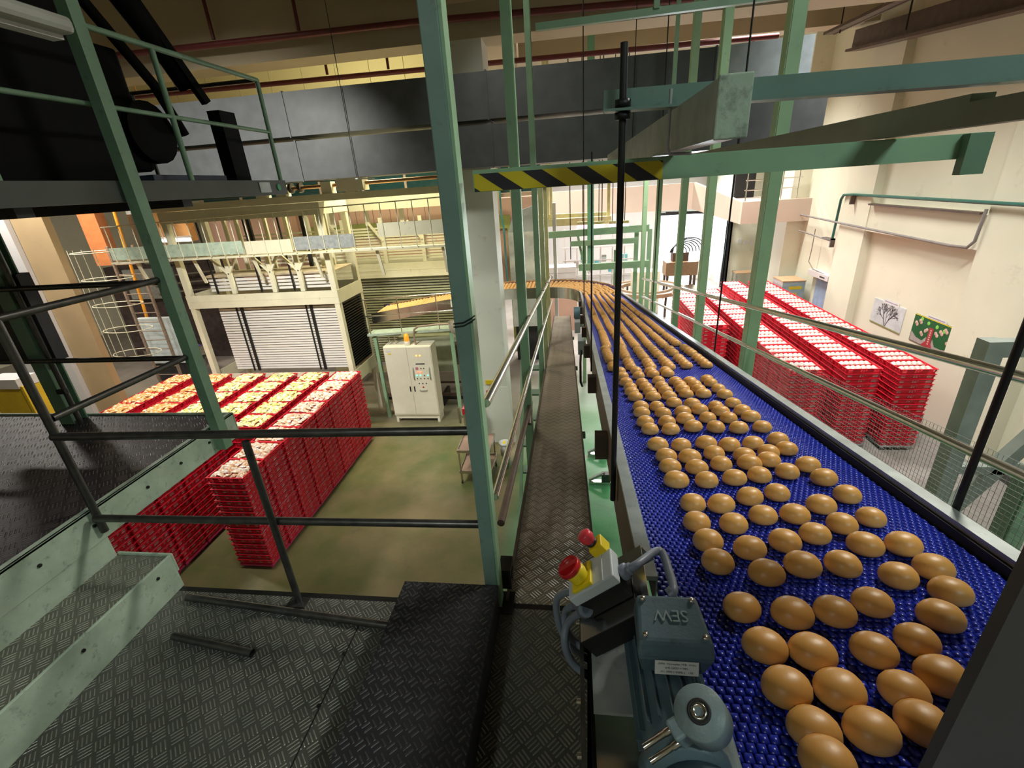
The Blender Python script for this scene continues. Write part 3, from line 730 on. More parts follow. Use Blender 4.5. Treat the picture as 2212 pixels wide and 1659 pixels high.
for mt, nm in ((PK_TAN,'tan buns in clear bags filling the far crates of the right column'),(PK_GRN,'green printed bread bags filling the far top crates'),(PK_ORG,'amber bread bags filling the leftmost top crates')):
    if extra[mt].v: tag(extra[mt].build('bread_bags', mt), nm, 'bread bags', kind='stuff')

# right hand block: red trays of pale rolls
CR_R = crate_mesh('loaf_tray', RED, .645, .525, HC, 'roll')
ROWS = [('P', 3.675, 12.2, 8, 'short row by the rail'), ('A', 4.53, 9.03, 14, 'row nearest the belt'), ('B', 5.56, 9.05, 16, 'middle row'), ('C', 6.47, 8.98, 16, 'row beside the wall')]
cand = []
for rn, cx, y0, ns, nm in ROWS:
    for k in range(ns):
        for l in range(NL): cand.append((rn, cx, y0+.2625+k*.5285, k, l, nm))
def vis(c):                                          # rough order of how large each tray shows
    rn, cx, y, k, l, nm = c; top = l == NL-1; front = k == 0
    side_ = rn in 'AP' and l > 3
    if not (top or front or side_ or (rn == 'B' and l >= NL-3) or (rn == 'C' and l >= NL-2)): return 1e9
    return y - (8 if front else 0) - (6 if top else 0) - l*.12
cand.sort(key=vis); rest = MB(); inner = MB()
for i, c in enumerate(cand):
    rn, cx, y, k, l, nm = c; z = Z0 + l*STEP; jx = jit.uniform(-.004,.004)
    if i < 300 and vis(c) < 1e8:
        o = put('loaf_tray', CR_R, (cx+jx, y, z), 'red tray, %s from top, %s stack, %s' % ('first' if l == NL-1 else ORD[NL-1-l], ORD[k], nm), 'tray', 'red trays stacked on the right')
        o.rotation_euler = (0,0,jit.uniform(-.002,.002))
        if l < NL-1: lump(inner, cx+jx, y, z, .645, .525)
    else: shell_add(rest, cx, y, z, .640, .518, HC)
o = rest.build('tray_block', RED); tag(o, 'closely packed further red trays of the right hand block', 'trays', kind='stuff')
o = inner.build('roll_packs', PK_IN); tag(o, 'pale roll packs showing through the slots of the right trays', 'bread packs', kind='stuff')
STEELD = MB().box((-.30,-.25,.075),(.30,.25,.105))
for sx in (-1,1):
    for sy in (-1,1):
        STEELD.cyl((sx*.24-.012,sy*.2,.035),(sx*.24+.012,sy*.2,.035),.034,12); STEELD.box((sx*.24-.02,sy*.2-.02,.05),(sx*.24+.02,sy*.2+.02,.076))
SD_ME = STEELD.mesh('tray_dolly', GALV)
def roll_strip():
    nx, ny = 37, 7; vs = []; fs = []
    for j in range(ny):
        for i in range(nx):
            u, v = i/(nx-1), 2*j/(ny-1)-1
            hh = (.012 + .036*abs(math.sin(6*math.pi*u))**.8)*(1-abs(v)**3)*min(1, 8*min(u,1-u)+.15); wob = .016*abs(math.sin(6*math.pi*u))-.008
            vs.append(((u-.5)*.565, v*.062+wob*v, hh))
    for j in range(ny-1):
        for i in range(nx-1): fs.append((j*nx+i, j*nx+i+1, (j+1)*nx+i+1, (j+1)*nx+i))
    b = [(-.28,-.07,-.01),(.28,-.07,-.01),(.28,.07,-.01),(-.28,.07,-.01)]
    mb = MB(); mb.add(vs, fs, 0, True); mb.box((-.275,-.062,-.012),(.275,.062,.003)); return mb.mesh('roll_pack', PK_WHT)
RS = roll_strip()
for rn, cx, y0, ns, nm in ROWS:
    for k in range(ns):
        y = y0+.2625+k*.5285
        put('tray_dolly', SD_ME, (cx, y, 0), 'grey wheeled dolly under the %s stack of the %s' % (ORD[k], nm), 'dolly', 'dollies under the right trays')
        for hlf in (0, 1):
            put('roll_pack', RS, (cx, y-.125+hlf*.245, Z0+(NL-1)*STEP+.076), 'pale roll pack, %s half of top tray, %s stack, %s' % ('front' if not hlf else 'back', ORD[k], nm), 'bread', 'roll packs on the right trays')

# ================================================================ CATWALK, HAND RAILS, POSTS
cw = thing('catwalk', 'narrow sloping tread plate catwalk along the left side of the belt', 'catwalk', (-.13,1.65,3.5))
czf = lambda y: 3.6 - .1*(y-1.65)
cl_, cr_ = lambda y: -.335-.0105*(y-1.65), lambda y: .095-.022*(y-1.65)
ya, yb = 1.655, 10.0
def cquad(x0a, x1a, x0b, x1b, h0, h1):
    return MB().add([(x0a,ya,czf(ya)+h0),(x1a,ya,czf(ya)+h0),(x1b,yb,czf(yb)+h0),(x0b,yb,czf(yb)+h0),(x0a,ya,czf(ya)+h1),(x1a,ya,czf(ya)+h1),(x1b,yb,czf(yb)+h1),(x0b,yb,czf(yb)+h1)],
        [(0,3,2,1),(4,5,6,7),(0,1,5,4),(1,2,6,5),(2,3,7,6),(3,0,4,7)])
cquad(cl_(ya), cr_(ya), cl_(yb), cr_(yb), -.008, 0).build('tread_plate', PLATEB, cw)
cquad(cl_(ya)-.018, cl_(ya)-.002, cl_(yb)-.018, cl_(yb)-.002, -.10, .018).build('left_edge', BROWNP, cw)
cquad(cr_(ya)+.002, cr_(ya)+.014, cr_(yb)+.002, cr_(yb)+.014, -.08, .014).build('right_edge', BROWNP, cw)
for y in (3.9,6.2,8.2): MB().bar((cl_(y)+.02,y,czf(y)-.11),(cr_(y)+.05,y,czf(y)-.11),.05,.05).build('cross_bar', MINT_D, cw)
for y in (3.2,6.2,9.2): 
    for x in (cl_(y)+.05, cr_(y)-.04): MB().box((x-.03,y-.03,0),(x+.03,y+.03,czf(y)-.10)).build('support_leg', MINT_D, cw)
p = MB(); p.tube([onx(1082,1130,-.415), onx(1146,868,-.415), Vector((-.415,3.72,3.48))+Vector((0,0,0))], .022, 10)
tag(p.build('brace_pipe', BROWNP), 'brown sloping pipe running beside the left edge of the catwalk', 'pipe')
p = MB(); p.box((-.385,1.70,3.64),(-.325,1.80,3.76)).cyl((-.40,1.75,3.70),(-.32,1.75,3.70),.03,12); tag(p.build('pipe_clamp', BLACK), 'black clamp bracket on the front post beside the catwalk start', 'bracket')
hr = thing('catwalk_rail', 'bright polished tube hand rail on the left of the catwalk', 'railing', (-.38,1.7,3.6))
MB().tube([(-.365,1.70,4.675),(-.378,3.84,4.44),(-.39,7.0,4.09),(-.40,8.6,3.92)], .019, 12).build('top_rail', CHROME, hr)
MB().tube([(-.365,1.70,4.20),(-.378,3.80,4.00),(-.39,5.7,3.79),(-.40,8.6,3.46)], .017, 12).build('mid_rail', CHROME, hr)
for y in (3.83, 5.87, 7.02, 8.3):
    MB().box((-.40,y-.03,4.42-(y-3.83)*.111),(-.37,y+.03,4.46-(y-3.83)*.111)).build('rail_clamp', DKPIPE, hr)
def post(x, y, z0, z1, w, d, m_, label, side=1):
    o = thing('steel_post', label, 'post', (x,y,z0))
    MB().box((x-w/2,y,z0),(x+w/2,y+.008,z1)).box((x+side*w/2-.005,y+.008,z0),(x+side*w/2+.005,y+d,z1)).box((x-w/2,y+d,z0),(x+w/2,y+d+.008,z1)).build('post_channel', m_, o)
    MB().box((x-w/2-.04,y-.04,z0),(x+w/2+.04,y+d+.05,z0+.012)).build('base_plate', m_, o)
    return o
post(-.435, 3.83, 0, 10.35, .070, .07, MINT, 'green channel post left of the catwalk, first behind the front corner post')
post(-.445, 5.87, 0, 10.35, .060, .07, MINT, 'green channel post left of the catwalk, second behind the corner post')
post(-.450, 7.02, 0, 5.50, .060, .07, mat('olive_paint', (.42,.48,.24), .45), 'olive green post left of the catwalk, third behind the corner post')
post(-.455, 8.30, 0, 5.50, .055, .07, mat('yellow_green_paint', (.58,.58,.26), .45), 'yellowish post left of the catwalk, fourth behind the corner post')
rr_ = thing('belt_side_rail', 'polished tube guard rail on the right of the blue belt', 'railing', (1.42,3,4.0))
rz = lambda y: 4.83-.1538*(y-1.55)
MB().tube([(1.378,1.15,rz(1.15)+.01),(1.378,9.6,rz(9.6))], .019, 12).build('top_rail', CHROME, rr_)
MB().tube([(1.378,1.15,rz(1.15)-.29),(1.378,9.6,rz(9.6)-.36)], .016, 12).build('mid_rail', CHROME, rr_)
GP = mat('lit_mint_paint', (.46,.72,.44), .42, var=.06, dirt=(.22,.33,.22), dirt_amt=.04)  # paler copy of the mint, strong light on these posts put into the colour
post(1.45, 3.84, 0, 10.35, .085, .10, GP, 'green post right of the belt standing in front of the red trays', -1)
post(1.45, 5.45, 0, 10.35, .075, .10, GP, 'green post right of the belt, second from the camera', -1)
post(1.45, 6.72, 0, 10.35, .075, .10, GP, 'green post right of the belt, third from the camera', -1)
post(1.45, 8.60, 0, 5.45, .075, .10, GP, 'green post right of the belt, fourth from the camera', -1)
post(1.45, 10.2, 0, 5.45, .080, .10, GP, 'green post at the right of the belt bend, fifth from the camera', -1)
q = onx(2185,1200,1.50)
post(1.55, q.y+.06, 0, 4.45, .06, .06, MINT, 'green post end at the right edge of the picture', -1)
# wire mesh on the far side of the belt rail
mm = MB(); y0_, y1_ = 1.2, 3.75
n_ = 0; y = y0_
while y < y1_: mm.box((1.468,y-.0006,rz(y)-1.35),(1.4692,y+.0006,rz(y)-.30)); y += .020
for i in range(52):
    h = -1.35+i*.0206; mm.bar((1.4698,y0_,rz(y0_)+h),(1.4698,y1_,rz(y1_)+h),.0012,.0012)
tag(mm.build('wire_mesh', GALV), 'fine wire mesh guard below the tube rail at the right', 'mesh')
PGAL = mat('pale_galvanising', (.52,.57,.55), .45, metal=.2, var=.15)
gf = thing('galvanised_frame', 'galvanised steel frame with a sloping brace beyond the mesh at the right', 'frame', (2.6,3,0))
MB().box((2.50,3.0,.001),(2.60,3.1,4.43)).build('upright', PGAL, gf)
MB().bar((2.60,3.04,3.06),(3.3,3.04,4.35),.08,.08).build('brace', PGAL, gf)
MB().box((2.60,3.0,4.33),(3.8,3.08,4.43)).build('top_bar', PGAL, gf)
MB().box((2.60,3.0,3.48),(3.8,3.06,3.54)).build('cross_bar', PGAL, gf)
MB().box((3.7,3.0,.001),(3.8,3.1,4.33)).build('upright', PGAL, gf)

# ================================================================ OVERHEAD STEEL NEAR THE CAMERA
bm_ = thing('cross_beam', 'green cross beam with black and yellow hazard stripes over the belt', 'beam', (.4,1.64,5.5))
MB().box((-.322,1.630,5.482),(1.17,1.638,5.545)).box((-.322,1.638,5.540),(1.17,1.70,5.548)).box((-.322,1.638,5.482),(1.17,1.70,5.490)).build('channel', MINT, bm_)
MB().box((1.10,1.60,5.44),(1.16,1.629,5.546)).build('end_bracket', MINT_D, bm_)
ya_ = 1.6285
hb = MB(); hb.box((-.318,ya_,5.4835),(.278,1.6299,5.5365)); hb.build('hazard_tape', HAZY, bm_)
hk = MB(); x = -.318-.125
while x < .278:
    p = [(x,5.5365),(x+.064,5.5365),(x+.066+.078,5.4835),(x+.078,5.4835)]
    # clip the slanted stripe to the tape ends
    def clip(poly, lim, sgn):
        out = []
        for i in range(len(poly)):
            A, Bq = poly[i], poly[(i+1)%len(poly)]; ia, ib = sgn*(A[0]-lim) <= 0, sgn*(Bq[0]-lim) <= 0
            if ia: out.append(A)
            if ia != ib: t = (lim-A[0])/(Bq[0]-A[0]); out.append((lim, A[1]+t*(Bq[1]-A[1])))
        return out
    p = clip(p, .278, 1)
    if len(p) > 2: p = clip(p, -.318, -1)
    if len(p) > 2: hk.prism([(a_,ya_-.0006,b_) for a_, b_ in p], (0,.0005,0))
    x += .142
hs = hk.build('hazard_stripes', HAZK, bm_)
fl_ = thing('angle_beam', 'pale teal angle beam with threaded rods above the belt', 'beam', (.6,1.4,5.64))
MB().bar((.085,1.44,5.682),(1.25,1.24,5.644),.006,.053).build('upright_flange', TEALP, fl_)
MB().bar((.085,1.412,5.657),(1.25,1.212,5.620),.055,.006).build('bottom_flange', TEALP, fl_)
def rod(x, y, z0, z1, r, label, nuts):
    o = thing('threaded_rod', label, 'rod', (x,y,z0))
    MB().cyl((x,y,z0),(x,y,z1),r,12).build('rod', BLACK, o)
    for z in nuts:
        MB().lathe([(0,0),(r*2.1,0),(r*2.1,r*1.8),(0,r*1.8)], (x,y,z), n=6).build('nut', BLACK, o)
rod(.131, 1.40, 4.43, 5.80, .0095, 'thick dark rod hanging in front of the belt from the teal beam', (5.662,5.634))
rod(1.0512, 1.185, 4.57, 5.80, .0095, 'dark rod at the right hand edge of the belt rail', (5.662,5.634))
rod(.131, 3.45, bz(3.45)-.1, 5.66, .006, 'thin dark rod at the left belt rail behind the thick rod', (5.58,))
rod(1.0475, 3.46, bz(3.46)-.02, 10.39, .006, 'thin dark rod at the right belt rail before the red trays', (5.58,))
rod(.131, 5.9, bz(5.9)-.1, 10.39, .006, 'thin dark rod farther along the left belt rail', ())
rod(1.0475, 6.3, bz(6.3)-.02, 10.39, .006, 'thin dark rod farther along the right belt rail', ())
cb_ = thing('box_beam', 'short grey box beam with a chipped pale end cap above the belt', 'beam', (.29,2.3,5.6))
MB().box((.262,1.006,5.552),(.314,3.9,5.650)).build('beam_body', GALV, cb_)
MB().box((.258,1.0,5.549),(.318,1.006,5.653)).build('end_cap', PALEG, cb_, .003)
MB().tube([(.245,1.38,5.69),(.245,1.38,5.56),(.255,1.40,5.545),(.31,1.40,5.543)], .004, 8).build('hook_bolt', GALV, cb_)
cb_ = thing('box_beam', 'long dull green beam running toward the camera at the upper right', 'beam', (.9,2.8,5.58))
MB().box((.885,1.32,5.552),(.935,4.6,5.618)).box((.885,.85,5.552),(.935,1.32,5.602)).build('beam_body', mat('olive_beam', (.20,.22,.15), .5), cb_)
tg = thing('overhead_frame', 'mint green tube frame high above the belt', 'frame', (.5,3.8,6.45))
MB().bar((-.23,3.80,6.45),(1.40,3.80,6.47),.04,.04).build('cross_tube', MINT, tg)
MB().bar((.55,3.78,6.47),(.55,3.78,10.35),.035,.035).build('hanger', MINT, tg)
MB().bar((1.0,5.5,6.2),(1.0,5.5,10.35),.035,.035).build('hanger', MINT, tg)

# ducts across the hall
dk = thing('air_duct', 'upper galvanised air duct running across the hall', 'duct', (-3,8.4,6.7))
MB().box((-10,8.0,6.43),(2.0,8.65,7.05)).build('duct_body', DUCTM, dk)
MB().add([(2.0,8.0,6.43),(2.0,8.65,6.43),(2.0,8.65,7.05),(2.0,8.0,7.05),(3.3,8.1,6.62),(3.3,8.65,6.62),(3.3,8.65,7.1),(3.3,8.1,7.1)],[(0,1,2,3),(4,7,6,5),(0,4,5,1),(1,5,6,2),(2,6,7,3),(3,7,4,0)]).build('duct_end', mat('lit_duct_sheet', (.34,.40,.43), .35, metal=.5), dk)  # end is paler than the duct body: lamp light put into its colour
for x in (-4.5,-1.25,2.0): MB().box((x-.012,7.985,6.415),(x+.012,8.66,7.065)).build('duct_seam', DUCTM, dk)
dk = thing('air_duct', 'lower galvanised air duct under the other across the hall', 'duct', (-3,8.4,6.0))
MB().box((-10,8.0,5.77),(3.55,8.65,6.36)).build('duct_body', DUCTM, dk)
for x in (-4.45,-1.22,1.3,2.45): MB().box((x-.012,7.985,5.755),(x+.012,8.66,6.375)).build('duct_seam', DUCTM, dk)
for x, l in ((-3.5,'left'),(.9,'middle'),(3.0,'right')):
    o = thing('duct_hanger', 'thin rod hanger carrying the ducts, %s one' % l, 'hanger', (x,8.3,5.75)); MB().cyl((x,7.97,5.72),(x,7.97,10.4),.006,6).build('rod', BLACK, o); MB().box((x-.02,7.95,5.735),(x+.02,8.68,5.753)).build('strap', GALV, o)
# red fire pipes
def pipe(pts, r, m_, name, label, n=10):
    return tag(MB().tube(pts, r, n).build(name, m_), label, 'pipe')
pipe([(-12,9.2,8.13),(-2.4,9.2,8.06),(3.2,9.2,7.90)], .05, MAROON, 'fire_pipe', 'dark red fire pipe along the concrete beam')
pipe([(-12,11.5,7.95),(4.0,11.5,7.80)], .05, MAROON, 'fire_pipe', 'dark red fire pipe under the lit upper wall')
pipe([(-12,10.6,8.35),(-2.2,10.6,8.30)], .03, MAROON, 'fire_pipe', 'thin red pipe just below the concrete beam')
for i, (x, y, z) in enumerate(((-6.2,9.2,8.1),(-4.6,9.2,8.08),(-1.0,9.2,8.03),(-5.3,11.5,7.9),(-3.9,11.5,7.88))):
    pipe([(x,y,z+.06),(x,y,10.39)], .03, MAROON, 'pipe_drop', 'dark red vertical pipe %s' % ('above the fire pipe, %s from the left' % ORD[i].replace('nearest','first') if i < 3 else 'on the lit wall pipe, %s one' % ('left','right')[i-3]))
tr = thing('cable_tray', 'dark tray slung under the roof at the upper right', 'tray', (6.4,14,8.4))
MB().bar((6.35,14.9,8.42),(6.35,10.1,8.20),.22,.06).build('tray_bed', BROWNP, tr); MB().bar((6.50,14.9,8.45),(6.50,10.1,8.23),.06,.14).build('tray_rail', BROWNP, tr)
for y in (10.6,14.4): MB().cyl((6.4,y,8.3),(6.4,y,10.39),.015,6).build('hanger', BLACK, tr)
tr = thing('roof_beam', 'thick dark brown beam slung beside the right wall near the roof', 'beam', (7.2,13,8.0))
MB().bar((7.25,15.4,8.32),(7.25,8.6,7.60),.10,.42).build('web', BROWNP, tr); MB().bar((7.25,15.4,8.10),(7.25,8.6,7.38),.40,.06).build('flange', BROWNP, tr)
for y in (10.4,13.2): MB().cyl((7.2,y,8.0),(7.2,y,10.39),.02,6).build('hanger', BLACK, tr)

# ================================================================ UPPER LEFT WALKWAY WITH DARK MACHINE
wk = thing('upper_walkway', 'raised walkway in the upper left corner seen from below', 'walkway', (-3.2,2.5,5.5))
MB().box((-5.5,.4,5.60),(-2.50,4.10,5.64)).build('deck', DARKM, wk)
MB().box((-2.50,.4,5.545),(-2.45,4.10,5.655)).build('edge_channel', mat('dark_edge_paint', (.05,.058,.052), .5), wk)
MB().box((-5.5,4.05,5.545),(-2.50,4.10,5.655)).build('end_channel', MINT_D, wk)
for y in (1.0,2.0,3.0): MB().box((-5.5,y-.04,5.50),(-2.51,y+.04,5.60)).build('joist', BLACK, wk)
q = MB().box((-2.452,3.72,5.565),(-2.444,3.86,5.64)); q.build('steel_tag', GALV, wk)
q = MB().cyl((-2.449,3.98,5.60),(-2.443,3.98,5.60),.025,14); q.build('green_button', mat('green_button_paint', (.02,.25,.1), .4), wk)
wr = thing('walkway_rail', 'green tube hand rail on the raised upper left walkway', 'railing', (-2.47,2.5,5.66))
for y in (1.92,3.05,4.07): MB().tube([(-2.47,y,5.656),(-2.47,y,6.385)], .017, 10).build('post', MINT_D, wr)
MB().tube([(-2.47,1.5,6.385),(-2.47,4.07,6.385)], .016, 10).build('top_rail', MINT_D, wr)
MB().tube([(-2.47,1.5,6.02),(-2.47,4.07,6.02)], .013, 10).build('mid_rail', MINT_D, wr)
MB().tube([(-2.47,4.07,6.385),(-5.2,4.07,6.385)], .016, 10).build('end_rail', DKPIPE, wr)
for x in (-3.6,-5.2): MB().tube([(x,4.07,5.656),(x,4.07,6.385)], .015, 10).build('end_post', DKPIPE, wr)
dm = thing('drive_machine', 'large black motor driven machine on the raised walkway', 'machine', (-3.6,2.6,5.65))
MB().box((-5.2,1.0,5.642),(-2.75,2.9,7.9)).build('housing', PITCH, dm, .03)
MB().box((-4.3,2.9,5.75),(-3.0,3.4,6.5)).build('gear_case', PITCH, dm, .03)
MB().cyl((-3.2,3.42,6.0),(-2.95,3.42,6.0),.20,18).build('pulley', PITCH, dm)
MB().tube([(-2.9,2.6,7.9),(-2.85,2.95,7.3),(-2.82,3.3,6.8),(-2.8,3.6,6.45),(-2.78,3.68,6.3)], .07, 10).build('hose', PITCH, dm)
MB().tube([(-3.1,2.7,7.2),(-2.95,3.2,6.7),(-2.9,3.5,6.3),(-2.9,3.65,6.0)], .035, 10).build('hose', PITCH, dm)
MB().box((-2.72,3.72,5.66),(-2.62,3.9,6.15)).build('bracket', PITCH, dm)
MB().box((-3.4,2.92,5.643),(-2.62,3.6,5.70)).build('base_rail', mat('bluish_steel', (.08,.09,.14), .35, metal=.5), dm)
MB().bar((-2.9,3.0,7.5),(-2.7,3.72,6.2),.05,.05).build('brace', PITCH, dm)
lf = thing('light_fitting', 'unlit grey batten light fitting in the top left corner', 'lamp', (-1.9,1.5,6.15))
MB().box((-2.05,1.1,6.14),(-1.90,1.99,6.20)).build('housing', mat('grey_fitting', (.32,.33,.30), .5), lf, .02)
MB().box((-2.0,1.12,6.125),(-1.95,1.97,6.14)).build('lens', PANELW, lf)
MB().cyl((-1.98,1.3,6.2),(-1.98,1.3,10.4),.008,6).build('rod', BLACK, lf); MB().cyl((-1.98,1.8,6.2),(-1.98,1.8,10.4),.008,6).build('rod', BLACK, lf)

# ================================================================ NEAR MOTOR, SWITCH BOX, CABLE, FOREGROUND COVER
mo = thing('gear_motor', 'blue-grey geared motor with terminal box at the head of the blue belt', 'motor', (.13,.55,4.6))
tl = MB(); 
A_, B_, C_, D_ = Vector((.109,.655,4.787)), Vector((.215,.655,4.787)), Vector((.227,.572,4.770)), Vector((.104,.572,4.770))
tl.add([A_,B_,C_,D_, A_+Vector((-.004,.004,-.03)), B_+Vector((.004,.004,-.03)), C_+Vector((.004,-.012,-.03)), D_+Vector((-.004,-.012,-.03))],
   [(0,3,2,1),(4,5,6,7),(0,1,5,4),(1,2,6,5),(2,3,7,6),(3,0,4,7)])
tl.build('terminal_lid', MOTORP, mo, .006)
MB().add([(.104,.655,4.757),(.220,.655,4.757),(.230,.562,4.740),(.102,.562,4.740),(.112,.645,4.70),(.214,.645,4.70),(.216,.570,4.695),(.112,.570,4.695)],
   [(0,3,2,1),(4,5,6,7),(0,1,5,4),(1,2,6,5),(2,3,7,6),(3,0,4,7)]).build('terminal_box', MOTORP, mo, .004)
for p_ in (A_+Vector((.010,-.010,.0)), B_+Vector((-.010,-.010,.0)), C_+Vector((-.012,.010,.002)), D_+Vector((.012,.010,.002))):
    MB().lathe([(0,.004),(.0045,.004),(.0055,0),(.0055,-.008)], p_, n=12).build('lid_screw', STEEL, mo)
nx_ = (B_-A_).normalized(); ny_ = (A_-D_).normalized()
cen = A_*.27+B_*.27+C_*.23+D_*.23; nz_ = nx_.cross(ny_).normalized()
text('embossed_letters', 'SEW', .030, frame3(cen+nz_*.0012, -nx_, -ny_), MOTORL, mo, .002)  # lighter casting colour stands in for highlights on the raised letters
fx = Vector((1,0,0)); fy = Vector((0,-.012,.03)).normalized()*0 + Vector((0,.25,1)).normalized()
lb = Vector((.166,.5565,4.727))
lab = MB().obox(lb, fx*.036, fy*.013, fx.cross(fy)*.0005); lab.build('rating_label', PAPER, mo)
ln_ = fx.cross(fy).normalized(); ln_ = -ln_ if ln_.y > 0 else ln_
for i, tx in enumerate(('-2094- Tinnwellen M/B -V=Sn-', '-b42 GES01=1985-', '-01- 2000 (16085)-)   1.05')):
    text('label_text', tx, .0052, frame3(lb+ln_*.0007+fy*(.0075-i*.0075), fx, fy), INK, mo, .0001)
body = MB(); ax_ = Vector((0,.99,-.12)).normalized(); c0 = Vector((.16,.44,4.658))
body.lathe([(0,0),(.050,0),(.058,.02),(.058,.26),(.050,.275),(0,.28)], c0, ax_, 24)
body.build('motor_body', MOTORP, mo)
fins = MB()
for k in range(18):
    a = 2*math.pi*k/18; s_ = ax_.cross(Vector((1,0,0))).normalized(); d2 = Vector((1,0,0))*math.cos(a)+s_*math.sin(a)
    fins.obox(c0+ax_*.14+d2*.061, ax_*.10, d2*.006, d2.cross(ax_).normalized()*.0012)
fins.build('cooling_fins', MOTORP, mo)
MB().lathe([(0,-.0),(.066,0),(.070,.008),(.070,.022),(.064,.03),(0,.03)], c0-ax_*.018, ax_, 24).build('motor_flange', MOTORP, mo)
MB().lathe([(0,-.15),(.040,-.15),(.050,-.12),(.056,-.06),(.056,-.02),(0,-.015)], c0+Vector((.012,0,-.004)), ax_, 24).build('gear_case', MOTORP, mo)
MB().box((.195,.28,4.60),(.245,.50,4.675)).build('gear_foot', MOTORL, mo, .01)
text('cast_letters', '0530', .016, frame3((.2455,.40,4.655), Vector((0,1,0)), Vector((0,0,1))), MOTORP, mo, .001)
dc = dep(1510,1537,.655); da = (EYE-dc).normalized()*.75 + Vector((-.25,.05,.35)); da.normalize()
MB().lathe([(0,.0),(.034,0),(.036,-.004),(.036,-.055),(.030,-.062),(0,-.062)], dc, da, 32).build('encoder_housing', MOTORL, mo)
MB().lathe([(.0115,.0005),(.0135,.003),(.0165,.0015),(.0165,-.002)], dc, da, 24).build('seal_ring', RUBBER, mo)
MB().lathe([(.0,-.001),(.0055,-.001),(.0065,.003),(.0105,.0035),(.0115,-.001)], dc, da, 20).build('hollow_shaft', STEEL, mo)
u_ = da.cross(Vector((0,0,1))).normalized(); v_ = u_.cross(da)
w_ = (u_*.30 - v_*.95).normalized()
MB().obox(dc+w_*.036-da*.028, w_*.014, da.cross(w_)*.014, da*.026).build('plug_boss', MOTORL, mo, .004)
for k in (-1,1):
    s0 = dc+w_*.048-da*.03+da.cross(w_)*.009*k
    MB().tube([s0, s0+w_*.012, s0+w_*.013, s0+w_*.05], [.0055,.0055,.0045,.0045], 12).build('plug_connector', STEEL, mo)
MB().lathe([(0,.008),(.009,.007),(.011,0),(.011,-.012)], (.235,.36,4.69), (0,0,1), 14).build('round_bolt', MOTORL, mo)
MB().obox((.268,.36,4.672), (.012,0,0), (0,.045,-.008), (0,.002,.016)).build('torque_arm', MOTORP, mo, .006)

hd = thing('belt_head_frame', 'galvanised side plate and frame under the motor at the belt head', 'frame', (.05,.5,4.4))
MB().box((.028,.565,4.572),(.118,.785,4.580)).build('top_plate', GALV, hd)
MB().box((.028,.12,4.50),(.125,.64,4.508)).build('lower_plate', STEEL, hd)
MB().box((.004,.05,3.95),(.012,.79,4.60)).build('side_plate', DKPIPE, hd)
MB().box((.022,.05,3.97),(.030,.79,4.565)).build('inner_plate', BLACK, hd)
for y, z in ((.76,4.575),(.60,4.55),(.52,4.52),(.44,4.50),(.36,4.48),(.30,4.45)):
    MB().cyl((-.004,y,z),(.004,y,z),.006,10).build('bolt', CHROME, hd)
MB().cyl((.012,.765,4.57),(.05,.765,4.57),.012,12).build('stud', STEEL, hd)
for y in (.1,.7): MB().box((.03,y-.03,3.601),(.09,y+.03,3.98)).build('foot', BLACK, hd)

sb_ = thing('switch_box', 'grey switch box with red emergency stop and yellow rotary switch', 'switch', (.05,.8,4.66))
bo = Vector((-.018,.761,4.727)); bu = Vector((.77,0,.64)).normalized(); bw = Vector((.64,0,-.77)).normalized(); bv_ = Vector((0,-.995,-.08)).normalized()
Lu, Lv, Lw = .112, .070, .026
def bpnt(a, b, c): return bo + bu*a + bv_*b + bw*c
MB().obox(bpnt(Lu/2,Lv/2,Lw/2), bu*Lu/2, bv_*Lv/2, bw*Lw/2).build('enclosure', GREY_P, sb_, .003)
MB().obox(bpnt(Lu/2,Lv/2,Lw+.022), bu*(Lu/2-.004), bv_*(Lv/2-.003), bw*.022).build('base', BLACK, sb_, .002)
MB().obox(bpnt(.040,Lv*.55,-.004), bu*.024, bv_*.028, bw*.004).build('rotary_plate', YELLOW, sb_, .002)
MB().lathe([(0,.022),(.018,.022),(.021,.018),(.021,0)], bpnt(.038,Lv*.55,-.008), -bw, 20).build('rotary_collar', YELLOW, sb_)
rk = MB(); rk.lathe([(.0,.010),(.021,.012),(.025,.016),(.026,.024),(.024,.028),(.021,.024),(.019,.016),(0,.014)], bpnt(.036,Lv*.55,-.018), -bw, 24)
rk.obox(bpnt(.036,Lv*.55,-.038), bu*.022, bv_*.005, bw*.008); rk.build('rotary_handle', REDK, sb_)
MB().obox(bpnt(.088,-.010,-.004), bu*.016, bv_*.016, bw*.016).build('stop_base', YELLOW, sb_, .002)
MB().lathe([(0,.034),(.011,.034),(.0155,.030),(.016,.018),(.011,.010),(.009,0)], bpnt(.084,-.010,-.020), -bw, 20).build('stop_button', REDK2, sb_)
MB().lathe([(.0,.0),(.012,.0),(.0125,.006),(.0,.007)], bpnt(.084,-.010,-.022), -bw, 16).build('stop_collar', HAZK, sb_)
MB().obox(bpnt(Lu-.024,Lv/2,-.0004), bu*.0008, bv_*Lv*.49, bw*.0006).build('lid_seam', PAPER, sb_)
br = thing('switch_bracket', 'folded stainless bracket holding the grey switch box', 'bracket', (.1,.8,4.6))
g0 = bpnt(Lu/2,Lv/2-.005,Lw+.047)
MB().obox(g0, bu*.085, bv_*.075, bw*.0012).build('back_plate', STEEL, br)
MB().obox(g0+bv_*.075+bw*.024, bu*.085, bv_*.0012, bw*.024).build('fold', BLACK, br)
MB().obox(g0-bv_*.075+bw*.024, bu*.085, bv_*.0012, bw*.024).build('fold', STEEL, br)
MB().bar(g0+bw*.02, (.145,.92,bz(.92)-.03), .05, .012).build('arm', BLACK, br)
